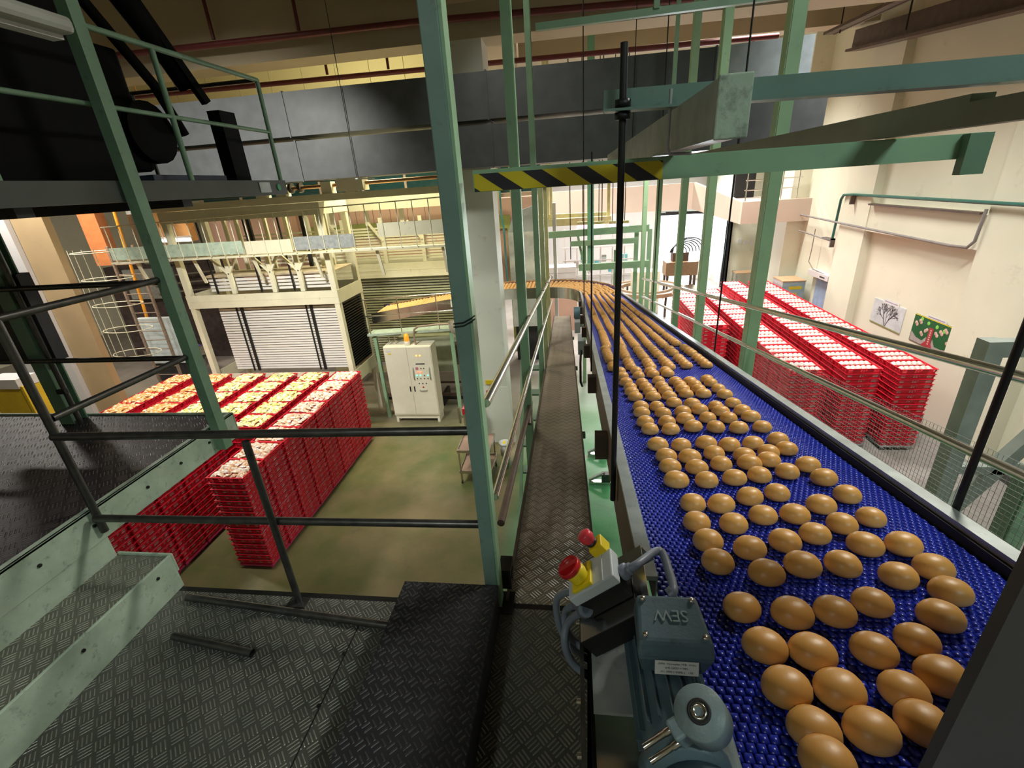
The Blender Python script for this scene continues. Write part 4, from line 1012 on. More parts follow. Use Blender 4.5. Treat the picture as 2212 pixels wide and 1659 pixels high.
def cable(pts, r, label, gl0=None):
    o = thing('cable_conduit', label, 'cable', pts[0])
    P_ = [Vector(p) for p in pts]; out = []
    for i in range(len(P_)-1):
        a = P_[max(i-1,0)]; b = P_[i]; c = P_[i+1]; d = P_[min(i+2,len(P_)-1)]
        for t in np.linspace(0,1,9)[:-1]:
            out.append(.5*((2*b)+(c-a)*t+(2*a-5*b+4*c-d)*t*t+(3*b-a-3*c+d)*t**3))
    out.append(P_[-1]); MB().tube(out, r, 12).build('conduit', CONDUIT, o)
    t0 = (out[1]-out[0]).normalized(); MB().tube([out[0], out[0]+t0*.012, out[0]+t0*.0125, out[0]+t0*.022], [r*1.9,r*1.9,r*1.4,r*1.4], 12).build('gland', CONDUIT, o)
    t1 = (out[-2]-out[-1]).normalized(); MB().tube([out[-1], out[-1]+t1*.010], r*1.5, 12).build('gland', CONDUIT, o)
cable([bpnt(Lu,Lv*.55,Lw+.010), bpnt(Lu+.035,Lv*.5,Lw+.012), dep(1425,1190,.98), dep(1447,1240,.92), dep(1455,1275,.875), (.172,.668,4.772)], .0085, 'grey conduit arching from the switch box to the motor terminal box')
cable([bpnt(0,Lv*.3,Lw+.012), dep(1205,1290,1.04), dep(1208,1350,1.06), dep(1238,1400,1.07), dep(1284,1432,1.06)], .0078, 'grey conduit looping down from the box, leftmost of three')
cable([bpnt(0,Lv*.75,Lw+.012), dep(1222,1320,1.04), dep(1224,1362,1.05), dep(1248,1392,1.06), dep(1284,1408,1.05)], .0078, 'grey conduit looping down from the box, middle of three')
cable([bpnt(.012,Lv,Lw+.014), dep(1228,1345,1.02), dep(1220,1390,1.02), dep(1240,1436,1.03), dep(1285,1468,1.02)], .0085, 'grey conduit looping down from the box, rightmost of three')
cp = thing('cover_panel', 'dark grey cover panel at the lower right corner over the belt', 'panel', (.8,.33,4.75))
MB().box((.358,.325,4.735),(1.15,.337,5.55)).build('panel', mat('grey_cover', (.10,.095,.10), .5, metal=.2), cp)
MB().box((1.06,.337,4.70),(1.10,.36,5.55)).build('stiffener', BLACK, cp)

# ================================================================ CREAM TRAY TOWERS
def slats(x0, x1, y, z0, z1, pitch, hgt, m_, parent, name='slat_stack', dy=.012):
    mb = MB(); z = z0
    while z < z1: mb.box((x0,y,z),(x1,y+dy,z+hgt)); z += pitch
    return mb.build(name, m_, parent)
def tower(label, X0_, X1_, Y0_, Y1_, levels, z_top, zlow, m_=CREAM):
    t = thing('tray_tower', label, 'machine', ((X0_+X1_)/2, Y0_, 0))
    for x in (X0_, X1_):
        for y in (Y0_, Y1_):
            MB().box((x-.06,y-.02,.001),(x+.06,y+.10,z_top)).build('column', m_, t)
    for z0, z1 in levels:
        MB().box((X0_-.06,Y0_-.03,z0),(X1_+.06,Y0_-.021,z1)).box((X0_-.06,Y0_-.034,(z0+z1)/2-.003),(X1_+.06,Y0_-.03,(z0+z1)/2+.003)).build('front_beam', m_, t)
        MB().box((X1_+.062,Y0_-.03,z0),(X1_+.07,Y1_+.1,z1)).build('side_beam', m_, t)
        MB().box((X0_-.07,Y0_-.03,z0),(X0_-.062,Y1_+.1,z1)).build('side_beam', m_, t)
        MB().box((X0_-.06,Y1_+.101,z0),(X1_+.06,Y1_+.11,z1)).build('back_beam', m_, t)
    return t
t1 = tower('cream steel tower of stacked baking trays behind the left red crates', -8.76, -5.20, 9.62, 10.75, [(1.38,1.70),(3.32,3.62),(5.18,5.42)], 5.42, 0)
slats(-8.22, -5.33, 9.74, 1.76, 3.31, .0605, .044, TRAYW, t1)
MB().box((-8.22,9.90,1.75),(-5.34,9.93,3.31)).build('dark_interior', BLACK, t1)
trays = MB(); z = 1.76
while z < 3.3: trays.box((-5.34,9.76,z),(-5.14,10.72,z+.018)); z += .0605
trays.build('tray_edges', BLACK, t1)
for x in (-7.75,-7.62,-6.02,-5.90): MB().box((x-.012 if x in (-7.75,-6.02) else x-.03,9.70,1.72),(x+.012 if x in (-7.75,-6.02) else x+.03,9.735,3.32)).build('lift_chain', BLACK, t1)
slats(-8.30, -5.30, 9.80, 3.66, 3.98, .075, .052, TRAYW, t1)
MB().box((-8.35,9.75,3.98),(-5.2,10.7,4.02)).build('dusty_top', mat('dusty_board', (.40,.34,.24), .9, var=.2), t1)
slats(-8.0, -5.2, 11.0, 4.05, 4.75, .085, .04, CREAM, t1, 'rear_slats', .02)
for x in (-7.62,-6.62,-5.95): 
    MB().box((x-.05,9.64,3.62),(x+.05,9.70,4.50)).build('short_column', CREAM, t1)
    MB().bar((x,9.66,4.05),(x-.42,9.66,4.50),.05,.05).build('brace', CREAM, t1)
    MB().bar((x,9.66,4.05),(x+.30,9.66,4.50),.05,.05).build('brace', CREAM, t1)
for x in (-7.9,-7.6,-7.3,-6.9,-6.4,-6.0,-5.7,-5.45): MB().box((x-.04,10.3,4.05),(x+.04,10.36,5.2)).build('upper_column', CREAM if x not in (-7.3,-6.0) else BLACK, t1)
for x in (-8.1,-7.0,-6.2): MB().box((x-.015,9.72,3.62),(x+.015,9.75,5.2)).build('lift_chain', BLACK, t1)
# top beam and drive line
tb = thing('top_gantry', 'long cream gantry beam with drive shaft across the tops of the towers', 'gantry', (-5,9.7,5.4))
MB().box((-9.2,9.58,5.43),(-2.15,9.86,5.56)).build('beam', CREAM, tb)
MB().cyl((-6.3,9.7,5.70),(-2.2,9.7,5.72),.035,12).build('drive_shaft', mat('brown_shaft', (.36,.20,.10), .4, metal=.6), tb)
for x in (-6.35,-5.9,-4.4,-4.9): MB().box((x-.11,9.60,5.56),(x+.11,9.80,5.78)).build('bearing_block', CREAM2, tb)
for x in (-6.15,-5.7,-5.5,-2.45,-2.38): MB().cyl((x-.03,9.7,5.71),(x+.03,9.7,5.71),.10,16).build('sprocket', DKPIPE, tb)
MB().box((-4.65,9.55,5.58),(-4.1,9.85,5.82)).build('gear_box', CREAM2, tb)
# service walkway in front with upright rods and toe boards
sw = thing('service_walkway', 'cream service walkway with thin upright rods in front of the tray towers', 'walkway', (-6,9.4,4.4))
MB().box((-10.1,9.32,4.44),(-2.35,9.55,4.48)).build('deck', CREAM, sw)
for x0, x1, z0, m_, nm in ((-10.0,-6.85,4.52,PALEG,'toe_board'),(-6.8,-5.75,4.50,CREAM,'toe_board'),(-5.70,-4.36,4.53,GALV,'toe_board'),(-3.85,-2.40,4.70,CREAM,'toe_board')):
    MB().box((x0,9.30,z0),(x1,9.312,z0+.26)).build(nm, m_, sw)
MB().tube([(-10.0,9.31,5.21),(-8.1,9.31,5.25),(-2.4,9.31,5.36)], .012, 8).build('hand_rail', CREAM, sw)
for i in range(24):
    x = -9.9+i*.325; MB().cyl((x,9.29,4.48),(x,9.29,5.215+(x+10)*.019),.010,6).build('upright_rod', CREAM, sw)
for x in (-9.6,-8.2,-6.8,-5.4,-4.0,-2.6): MB().bar((x,9.45,4.44),(x,9.615,3.9),.06,.04).build('knee_brace', CREAM, sw)

t2 = tower('second cream tray tower behind the control cabinet and belt', -7.2, -2.2, 12.55, 13.8, [(.50,.72),(3.33,3.72),(5.10,5.45)], 5.45, 0)
slats(-7.1, -2.3, 12.70, 3.78, 4.62, .075, .045, CREAM, t2)
slats(-7.1, -2.3, 12.70, .80, 3.30, .075, .045, mat('olive_slat', (.42,.42,.28), .5), t2)
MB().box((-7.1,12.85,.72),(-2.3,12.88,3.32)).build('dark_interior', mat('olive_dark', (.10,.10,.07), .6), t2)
for x in (-6.2,-5.1,-4.0,-2.9): 
    MB().box((x-.05,12.56,3.72),(x+.05,12.60,4.9)).build('short_column', CREAM, t2)
    MB().bar((x,12.57,4.3),(x-.35,12.57,4.8),.05,.05).build('brace', CREAM, t2)
for x in (-6.6,-5.6,-4.6,-3.4): MB().box((x-.06,12.9,4.7),(x+.06,12.98,5.1)).build('upper_column', CREAM2, t2)
lw_ = thing('low_machine', 'low olive green conveyor machine with glass doors beyond the cabinet', 'machine', (-4,11.8,0))
MB().box((-4.9,11.9,.75),(-2.3,12.3,1.75)).build('body', mat('olive_panel', (.40,.43,.30), .5), lw_)
for x0, x1 in ((-3.35,-2.95),(-2.80,-2.4)): MB().box((x0,11.885,.95),(x1,11.899,1.62)).build('window', mat('brown_glass', (.10,.08,.05), .2), lw_)
MB().box((-2.92,11.86,.75),(-2.83,11.90,1.75)).build('door_frame', CREAM, lw_)
MB().box((-5.2,11.2,.30),(-2.2,11.24,.38)).build('rail', BROWNP, lw_); MB().box((-5.2,11.6,.50),(-2.2,11.64,.56)).build('rail', BROWNP, lw_)
for x in (-5.0,-3.6,-2.3): MB().box((x-.04,11.2,.001),(x+.04,11.9,.30)).build('foot', BLACK, lw_)
MB().box((-5.2,11.19,.20),(-2.2,11.2,.29)).build('name_rail', BLACK, lw_); MB().box((-2.95,11.18,.20),(-2.55,11.189,.30)).build('plate', PAPER, lw_)

# belt walkway behind the cabinet
bw_ = thing('belt_walkway', 'pale walkway with tube rails below the far belt behind the cabinet', 'walkway', (-4,10.6,2.3))
MB().bar((-5.04,10.62,2.31),(-1.9,10.62,2.44),.40,.05).build('deck', PALEG, bw_)
for z_ in (.83,.42): MB().tube([(-5.0,10.45,2.36+z_),(-2.2,10.45,2.47+z_)], .016, 8).build('rail', CHROME, bw_)
for x in (-4.95,-4.15,-3.2,-2.3): MB().tube([(x,10.45,2.32+(x+5.15)*.04),(x,10.45,3.19+(x+5)*.04)], .014, 8).build('post', CHROME, bw_)
for x in (-4.9,-2.95): MB().box((x-.04,10.5,.001),(x+.04,10.58,2.31)).build('leg', MINT, bw_)
MB().box((-2.95,10.79,2.86),(-2.45,10.82,3.05)).box((-2.9,10.80,2.44),(-2.86,10.82,2.86)).build('control_unit', CREAM2, bw_)
# pastries riding the left end of the far belt are part of the crowd above

# control cabinet
cab = thing('control_cabinet', 'cream electrical control cabinet with lit buttons on the open floor', 'cabinet', (-4.02,10.4,0))
MB().box((-4.62,10.24,.19),(-3.42,10.66,2.07)).build('body', CREAM2, cab, .01)
MB().box((-4.60,10.26,.001),(-4.54,10.64,.19)).box((-3.50,10.26,.001),(-3.44,10.64,.19)).box((-4.54,10.27,.10),(-3.50,10.29,.19)).build('base', CREAM2, cab)
dl = MB().box((-4.60,10.226,.24),(-4.035,10.239,2.05)).build('door', CREAM2, cab, .003)
dr = MB().box((-4.025,10.226,.24),(-3.44,10.239,2.05)).build('door', CREAM2, cab, .003)
for x, d_ in ((-4.08,dl),(-3.97,dr)): 
    h_ = MB().box((x-.014,10.214,.88),(x+.014,10.2255,1.02)).build('latch', BLACK, cab)
for z, xs, m_, r_ in ((1.83,(-3.80,-3.71),LED_O,.018),(1.40,(-3.82,-3.74),LED_R,.020),(1.31,(-3.86,-3.77,-3.58),LED_G,.018),(1.31,(-3.67,),BLACK,.014),(1.23,(-3.86,-3.77,-3.68,-3.59),BLACK,.014),(1.10,(-3.83,-3.74,-3.65),BLACK,.015),(1.00,(-3.74,),REDK,.020),(1.50,(-3.73,-3.66),BLACK,.014)):
    for x in xs: MB().lathe([(0,.012),(r_,.010),(r_,0)], (x,10.2255,z), (0,-1,0), 12).build('button', m_, cab)
MB().box((-3.87,10.222,1.46),(-3.80,10.2255,1.53)).build('meter', mat('pink_meter', (.5,.2,.25), .4), cab)
MB().box((-3.85,10.223,1.60),(-3.62,10.2255,1.63)).build('label_strip', INK, cab)
MB().box((-4.55,10.223,1.93),(-4.42,10.2255,1.97)).build('white_label', PAPER, cab); MB().box((-4.51,10.223,1.87),(-4.43,10.2255,1.90)).build('yellow_label', YELLOW, cab)
for pts in ([(-3.93,10.226,1.20),(-3.93,10.19,1.22),(-3.93,10.19,1.50),(-3.93,10.226,1.52)],[(-3.52,10.226,1.20),(-3.52,10.19,1.22),(-3.52,10.19,1.50),(-3.52,10.226,1.52)],[(-3.84,10.226,.92),(-3.83,10.19,.92),(-3.66,10.19,.92),(-3.65,10.226,.92)]):
    MB().tube(pts, .010, 8).build('handle', GALV, cab)
bc_ = MB().lathe([(.07,0),(.07,.09),(.055,.11),(.0,.11)], (-4.02,10.33,2.071), n=16); bc_.build('beacon_base', CREAM2, cab)
MB().lathe([(.062,0),(.058,.10),(.045,.16),(.0,.18)], (-4.02,10.33,2.181), n=16).build('beacon_lens', emit('amber_beacon', (1,.28,.02), .8), cab)
for x in (-4.50,-4.36): MB().cyl((x,10.42,2.071),(x,10.42,2.26),.018,10).build('conduit_stub', STEEL, cab)
MB().tube([(-3.82,10.36,2.071),(-3.83,10.36,2.35),(-3.80,10.36,2.45),(-3.70,10.36,2.52),(-3.2,10.36,2.56),(-2.9,10.33,2.57)], .025, 10).build('conduit', mat('brown_conduit', (.30,.23,.17), .5), cab)
pb = MB(); pb.lathe([(.20,0),(.17,-.10),(.13,-.20),(.02,-.28),(0,-.3)], (-2.72,10.22,2.62), (.2,0,1), 10); tag(pb.build('plastic_bag', mat('cloudy_plastic', (.50,.47,.40), .3)), 'cloudy plastic bag wrapped on the conduit end by the column', 'bag')

# cart, lidded bucket, red box
ct = thing('trolley', 'two shelf steel trolley behind the grey-green corner post', 'trolley', (-1.95,8.0,0))
for x in (-2.28,-1.68):
    for y in (7.64,8.26): 
        MB().box((x-.015,y-.015,.07),(x+.015,y+.015,.78)).build('leg', STEEL, ct); MB().cyl((x-.012,y,.036),(x+.012,y,.036),.035,12).build('wheel', RUBBER, ct)
for z in (.26,.74):
    MB().box((-2.30,7.62,z),(-1.66,8.28,z+.008)).build('shelf', mat('pinkish_shelf', (.42,.30,.26), .35, metal=.4), ct)
    MB().box((-2.30,7.61,z-.02),(-1.66,7.62,z+.045)).box((-2.30,8.28,z-.02),(-1.66,8.29,z+.045)).box((-2.31,7.61,z-.02),(-2.30,8.29,z+.045)).box((-1.66,7.61,z-.02),(-1.65,8.29,z+.045)).build('shelf_lip', STEEL, ct)
cr2 = MB().box((-1.75+.22,8.2,.001),(-1.40,8.45,.25)); tag(cr2.build('green_stand', MINT_D), 'small green stand beneath the lidded white bucket', 'stand')
bk = thing('bucket', 'white bucket with a yellow marked lid beside the trolley', 'bucket', (-1.465,8.32,.251))
MB().lathe([(0,0),(.10,0),(.125,.28),(.118,.28),(.095,.01),(0,.01)], (-1.465,8.32,.251), n=20).build('pail', PANELW, bk)
MB().lathe([(.132,0),(.135,.02),(.11,.03),(0,.028)], (-1.465,8.32,.531), n=20).build('lid', GREY_P, bk); MB().box((-1.50,8.24,.560),(-1.45,8.36,.5615)).build('lid_mark', YELLOW, bk)
rb = thing('red_box', 'red topped steel box stand beside the corner post', 'stand', (-2.3,9.0,0))
MB().box((-2.44,8.88,.30),(-2.16,9.15,.92)).build('steel_body', STEEL, rb); MB().box((-2.45,8.87,.921),(-2.15,9.16,1.06)).build('red_top', RED, rb)
MB().add([(-2.45,8.87,1.061),(-2.15,8.87,1.061),(-2.15,9.16,1.061),(-2.45,9.16,1.061),(-2.33,9.02,1.22),(-2.2,9.02,1.22)],[(0,1,5,4),(1,2,5),(2,3,4,5),(3,0,4),(0,3,2,1)]).build('red_cover', RED, rb)
MB().box((-2.36,8.872,.62),(-2.2,8.879,.90)).build('notice', PAPER, rb)
for x in (-2.40,-2.20): MB().box((x-.02,8.9,.001),(x+.02,9.1,.30)).build('leg', STEEL, rb)
MB().cyl((-2.52,8.86,.72),(-2.52,8.86,1.10),.035,14).build('cylinder', STEEL, rb); MB().box((-2.49,8.85,.85),(-2.445,8.87,.9)).build('clip', STEEL, rb)
for (x0,x1,z0,z1,m_,nm,lb_) in ((-1.98,-1.80,1.42,1.52,HAZY,'yellow_sign','small yellow notice on the white column'),(-1.98,-1.78,1.20,1.27,REDD,'red_sign','small red striped notice on the white column'),(-1.80,-1.62,.98,1.15,PAPER,'white_sign','small white notice on the white column')):
    tag(MB().box((x0,9.37,z0),(x1,9.386,z1)).build(nm, m_), lb_, 'sign')

# ================================================================ RIGHT WALL: POSTERS, PIPES, CABINET
def poster(name, label, y0, y1, z0, z1, base, X=7.735):
    t = thing(name, label, 'poster', (X,(y0+y1)/2,z0)); MB().box((X,y0,z0),(7.7495,y1,z1)).build('sheet', base, t); return t
P1 = poster('tree_poster', 'pale grey poster of a bare branching tree on the right wall', 11.70, 12.92, 1.58, 2.20, mat('poster_grey', (.55,.58,.60), .6))
br_ = MB(); rt = random.Random(5)
def branch(y, z, a, l, w, d):
    y2, z2 = y+math.sin(a)*l, z+math.cos(a)*l
    br_.bar((7.734,y,z),(7.734,y2,z2),w,.002,up=(1,0,0))
    if d:
        for k in range(3 if d > 2 else 2): branch(y2, z2, a+rt.uniform(-.75,.75), l*rt.uniform(.62,.85), w*.66, d-1)
branch(12.29,1.62,-.45,.17,.022,5); branch(12.31,1.62,.5,.17,.022,5); branch(12.3,1.66,.03,.16,.012,4)
br_.v = [(x, min(max(y,11.72),12.9), min(max(z,1.59),2.19)) for x, y, z in br_.v]
br_.build('tree_drawing', mat('ink_brown', (.07,.05,.06), .7), P1); MB().box((7.733,11.70,1.58),(7.7345,12.92,1.61)).build('grass_line', mat('olive_ink', (.25,.28,.10), .7), P1)
MB().box((7.733,11.95,2.16),(7.7345,12.55,2.27)).build('title_strip', PAPER, P1); MB().box((7.732,12.0,2.20),(7.7325,12.5,2.225)).build('title_text', mat('violet_ink', (.35,.30,.42), .7), P1)
P2 = poster('tree_poster', 'green and red collage poster of a tree with pink leaves on the right wall', 10.12, 11.35, 1.58, 2.20, mat('poster_green', (.010,.10,.028), .6))
MB().prism([(7.732,10.14,1.59),(7.732,10.14,1.72),(7.732,10.35,1.66),(7.732,10.55,1.66),(7.732,10.66,1.80),(7.732,10.66,1.59)],(.0015,0,0)).build('grey_ground', mat('collage_grey', (.36,.31,.30), .7), P2)
MB().prism([(7.732,10.84,1.59),(7.732,10.84,1.80),(7.732,10.95,1.68),(7.732,11.15,1.70),(7.732,11.33,1.80),(7.732,11.33,1.59)],(.0015,0,0)).build('grey_ground', mat('collage_grey_b', (.36,.31,.30), .7), P2)
MB().prism([(7.731,10.60,1.585),(7.731,10.68,1.72),(7.731,10.69,2.02),(7.731,10.82,2.02),(7.731,10.82,1.72),(7.731,10.95,1.585)],(.0015,0,0)).build('red_trunk', mat('collage_red', (.36,.03,.04), .7), P2)
for i in range(17):
    yy = (10.2+ (i%4)*.12 + (i//4%2)*.05) if i < 9 else (10.88+(i%4)*.11+(i//4%2)*.04); zz = 1.80+((i*7)%9)*.036
    if 10.62 < yy < 10.86: yy += .25
    MB().lathe([(0,0),(.045,0),(.038,.002),(0,.002)], (7.7325,min(yy,11.28),min(zz,2.12)), (-1,0,0), 6).build('leaf_shape', mat('collage_pink', (.62,.40,.34), .7) if i == 0 else bpy.data.materials['collage_pink'], P2)
for yy, zz in ((10.62,2.08),(10.88,2.09),(11.1,2.13),(10.4,2.05)): MB().lathe([(0,0),(.05,0),(.04,.001),(0,.001)], (7.733,yy,zz), (-1,0,0), 6).build('light_leaf', mat('collage_lime', (.20,.55,.08), .7), P2)
for i in range(7): MB().box((7.7295,10.735,1.65+i*.05),(7.7305,10.775,1.68+i*.05)).build('trunk_letter', bpy.data.materials['collage_pink'], P2)
eg = MB().box((7.7322,10.12,2.185),(7.734,11.35,2.20)).box((7.7322,10.12,1.58),(7.734,10.135,2.185)); eg.build('yellow_edge', YELLOW, P2)
MB().box((7.7322,10.4,2.205),(7.7345,11.0,2.27)).build('title_strip', PAPER, P2); MB().box((7.7315,10.45,2.225),(7.732,10.95,2.25)).build('title_text', bpy.data.materials['violet_ink'], P2)
GRP = mat('dark_green_pipe', (.03,.13,.10), .4); GYP = mat('grey_pipe', (.22,.20,.19), .5)
pipe([(7.50,15.1,3.42),(7.50,15.05,4.50),(7.50,14.95,4.62),(7.50,14.5,4.64),(7.45,9.2,4.63),(7.45,5,4.62)], .035, GRP, 'wall_pipe', 'dark green pipe bent along the right wall')
pipe([(7.48,17.4,3.95),(7.48,13.5,3.86),(7.48,10.6,3.80),(7.48,10.15,3.82),(7.48,10.02,3.95),(7.48,9.98,4.52)], .028, GYP, 'wall_pipe', 'grey pipe looping under the green pipe on the right wall')
pipe([(7.5,17.3,3.45),(7.5,15.15,3.36)], .022, GYP, 'wall_pipe', 'short grey pipe running to the green pipe elbow')
pipe([(7.5,16.2,3.6),(7.5,16.2,3.0),(7.5,16.25,2.6),(7.55,16.0,2.4),(7.6,15.3,2.35)], .014, GYP, 'wall_cable', 'thin cable drop on the wall above the blue door')
tag(MB().box((7.40,15.0,3.40),(7.54,15.5,3.44)).box((7.42,15.0,3.2),(7.54,15.05,3.44)).build('pipe_bracket', BROWNP), 'dark bracket under the green pipe elbow', 'bracket')
tag(MB().box((7.42,14.4,4.40),(7.54,14.45,4.62)).build('pipe_bracket', BROWNP), 'dark bracket hanging from the green pipe', 'bracket')
tag(MB().box((7.44,10.05,4.42),(7.569,13.6,4.46)).build('ledge_shadow_strip', BROWNP), 'ledge strip along the top of the wall beam, its shadow line coloured dark', 'ledge')  # brown colour stands in for the shadow line over the wall beam
ac = thing('air_curtain', 'white air curtain unit over the blue door on the right wall', 'air unit', (7.6,15.6,2.2))
MB().box((7.55,15.0,2.18),(7.749,16.3,2.36)).build('casing', PANELW, ac, .01); MB().box((7.545,15.2,2.24),(7.5495,15.5,2.28)).build('vent', INK, ac)
dd = MB().box((7.72,15.1,.001),(7.749,16.0,2.10)).build('door_2', mat('pale_blue_door', (.35,.44,.62), .5)); struct(dd)
sc = thing('steel_cabinet', 'grey steel cabinet with yellow stickers by the right wall', 'cabinet', (7.2,16.7,0))
MB().box((6.85,16.3,.10),(7.55,17.1,1.95)).build('body', GALV, sc); MB().box((6.84,16.28,1.951),(7.56,17.12,1.98)).build('top', CARD, sc)
MB().box((6.87,16.285,.15),(7.53,16.299,1.9)).build('door', mat('blue_grey_door', (.30,.40,.44), .35), sc)
for z0, z1, x0, x1 in ((1.70,1.80,7.05,7.45),(1.35,1.58,7.10,7.32),(1.10,1.2,7.1,7.3)): MB().box((x0,16.278,z0),(x1,16.2845,z1)).build('sticker', HAZY, sc)
for x in (6.9,7.5): MB().box((x-.03,16.35,.001),(x+.03,17.05,.10)).build('foot', BLACK, sc)
tb_ = thing('work_table', 'small steel work table near the loading door', 'table', (8.2,24.2,0))
MB().box((7.85,23.9,.78),(9.2,24.6,.82)).build('top', CARD, tb_)
for x in (7.9,9.15):
    for y in (23.95,24.55): MB().box((x-.03,y-.03,.001),(x+.03,y+.03,.78)).build('leg', STEEL, tb_)
MB().box((7.9,23.93,.25),(9.15,23.97,.29)).build('cross_bar', STEEL, tb_)
wb = MB().box((9.2,24.55,1.30),(9.75,24.79,1.85)); tag(wb.build('wall_box', CARD), 'brown box fixed to the far wall past the table', 'box')
pn = MB()
tag(MB().box((7.5,18.55,2.6),(7.6,18.58,3.1)).box((7.52,18.52,2.2),(7.58,18.55,3.3)).build('fire_hose', REDK), 'red hose reel strip on the far corner of the right wall', 'hose')
nt_ = thing('wall_notices', 'row of white paper notices on the far grey wall', 'notice', (8.4,24.78,1.9))
for x0, x1, z0, z1 in ((8.0,8.2,2.10,2.30),(8.3,8.55,2.05,2.2),(8.62,8.72,1.95,2.35),(9.0,9.15,1.7,2.15)): MB().box((x0,24.775,z0),(x1,24.799,z1)).build('sheet', PAPER, nt_)

# ================================================================ FAR LEFT HALL
Yl = 12.4
cg = thing('caged_ladder', 'rusty caged ladder standing behind the left crates', 'ladder', (-11.5,Yl,0))
la, lb2 = ony(268,600,Yl), ony(352,862,Yl); ra, rb2 = ony(322,600,Yl), ony(392,836,Yl)
LADM = mat('worn_ladder_paint', (.24,.18,.14), .7, var=.3, scale=20)
for nm, (a_, b_) in (('rail',(la,lb2)),('rail',(ra,rb2))):
    x = (a_.x+b_.x)/2; MB().box((x-.035,Yl-.03,.001),(x+.035,Yl+.03,4.6)).build('side_rail', LADM, cg)
xl, xr = (la.x+lb2.x)/2, (ra.x+rb2.x)/2
for i in range(15): MB().cyl((xl,Yl,.3+i*.29),(xr,Yl,.3+i*.29),.014,6).build('rung', LADM, cg)
for i in range(5):
    z = 1.5+i*.75; xc = (xl+xr)/2
    MB().tube([(xc+(xr-xl)*.9*math.cos(a)-.35, Yl-.42-.42*math.sin(a), z) for a in np.linspace(-math.pi/2, math.pi*1.5, 15)], .012, 6).build('cage_hoop', CREAM, cg)
for k in range(4): MB().cyl((xl-.55+k*.28,Yl-.82+.08*abs(k-1.5),1.4),(xl-.55+k*.28,Yl-.82+.08*abs(k-1.5),4.6),.010,6).build('cage_strap', CREAM, cg)
pc = thing('pale_blue_cabinet', 'large pale blue-white panel cabinet beside the caged ladder', 'cabinet', (-13,13,0))
MB().box((-13.8,12.75,.85),(-12.15,12.95,2.35)).build('body', mat('pale_blue_panel', (.58,.68,.72), .35), pc); MB().box((-13.7,12.78,.001),(-12.3,12.92,.85)).build('base', DARKM, pc)
lc_ = thing('curved_conveyor', 'curved belt carrying rows of glossy brown buns behind the ladder', 'conveyor', (-11.2,14.0,2))
cc = ony(408,735,14.6); rbm = MB()
def ringsec(r0, r1, z, h, a0, a1, c, n=24):
    mb = MB(); vs = []
    for i in range(n+1):
        a = a0+(a1-a0)*i/n
        for r_, zz in ((r0,z),(r1,z),(r1,z+h),(r0,z+h)): vs.append((c.x+r_*math.cos(a), c.y+r_*math.sin(a), zz))
    return mb.add(vs, [(4*i+k, 4*i+(k+1)%4, 4*i+4+(k+1)%4, 4*i+4+k) for i in range(n) for k in range(4)] + [(0,1,2,3),(4*n+3,4*n+2,4*n+1,4*n)])
ringsec(.35,1.30,cc.z-.08,.06,R(150),R(330),cc).build('belt', PURP, lc_); ringsec(1.32,1.38,cc.z-.30,.32,R(150),R(330),cc).build('side_plate', STEEL, lc_)
MB().cyl((cc.x,cc.y,.001),(cc.x,cc.y,cc.z-.09),.30,20).build('drum', STEEL, lc_)
bs = MB()
for ring in range(6):
    r_ = .50+ring*.15
    for k in range(int(r_*30)):
        a = R(155)+R(170)*k/(r_*30); bs.add([(cc.x+r_*math.cos(a)+v[0]*1.3, cc.y+r_*math.sin(a)+v[1]*1.3, cc.z-.02+v[2]*1.2) for v in fv], ff, 0, True)
tag(bs.build('brown_buns', mat('glossy_bun', (.42,.17,.05), .25)), 'rows of glossy brown buns on the curved belt behind the ladder', 'buns', kind='stuff')
dmx = thing('dark_oven', 'dark brown oven machinery far behind the tan column', 'machine', (-15,15.5,0))
MB().box((-17.5,15.75,.001),(-12.2,17,3.6)).build('body', mat('dark_brown_machine', (.06,.045,.045), .5, var=.4), dmx); MB().box((-16.6,15.6,2.4),(-14.6,15.74,3.5)).build('panel', GALV, dmx)
for z in (2.6,2.9,3.2,3.7,3.9): MB().bar((-15.4,15.55,z),(-11.9,15.55,z+.18),.05,.05).build('rail', STEEL, dmx)
vd = thing('vertical_duct', 'shiny galvanised duct dropping behind the tan column', 'duct', (-13,12.2,4.5))
MB().box((-13.25,13.3,3.95),(-12.45,13.8,5.4)).build('duct_body', STEEL, vd); MB().add([(-13.25,13.3,5.401),(-12.45,13.3,5.401),(-12.45,13.8,5.401),(-13.25,13.8,5.401),(-12.9,13.4,10.39),(-12.6,13.4,10.39),(-12.6,13.7,10.39),(-12.9,13.7,10.39)],[(0,1,5,4),(1,2,6,5),(2,3,7,6),(3,0,4,7),(4,5,6,7),(0,3,2,1)]).build('duct_neck', GALV, vd)
o_ = MB().box((-14.6,13.0,4.0),(-14.0,13.3,10.39)); tag(o_.build('upright_screen', mat('orange_brown', (.45,.17,.06), .6)), 'orange-brown hanging panel beside the shiny duct', 'panel')
pg = MB().box((-12.6,13.9,4.5),(-11.9,14.2,5.40)).cyl((-12.25,14.05,5.40),(-12.25,14.05,10.39),.02,6); tag(pg.build('orange_box', mat('orange_panel_paint', (.75,.38,.13), .5)), 'hanging orange box by the shiny duct', 'box')
_a, _b = ony(238,430,13.1), ony(345,775,13.1)
pipe([_a+(_a-_b)*((10.38-_a.z)/(_a.z-_b.z)), _b+(_b-_a)*(_b.z/(_a.z-_b.z)*.98), ], .045, ORANGE, 'orange_pole', 'bright orange slanting pole behind the left green post')
lt = thing('tube_lamp', 'lit fluorescent tube glowing beside the left green post', 'lamp', ony(390,515,13.2))
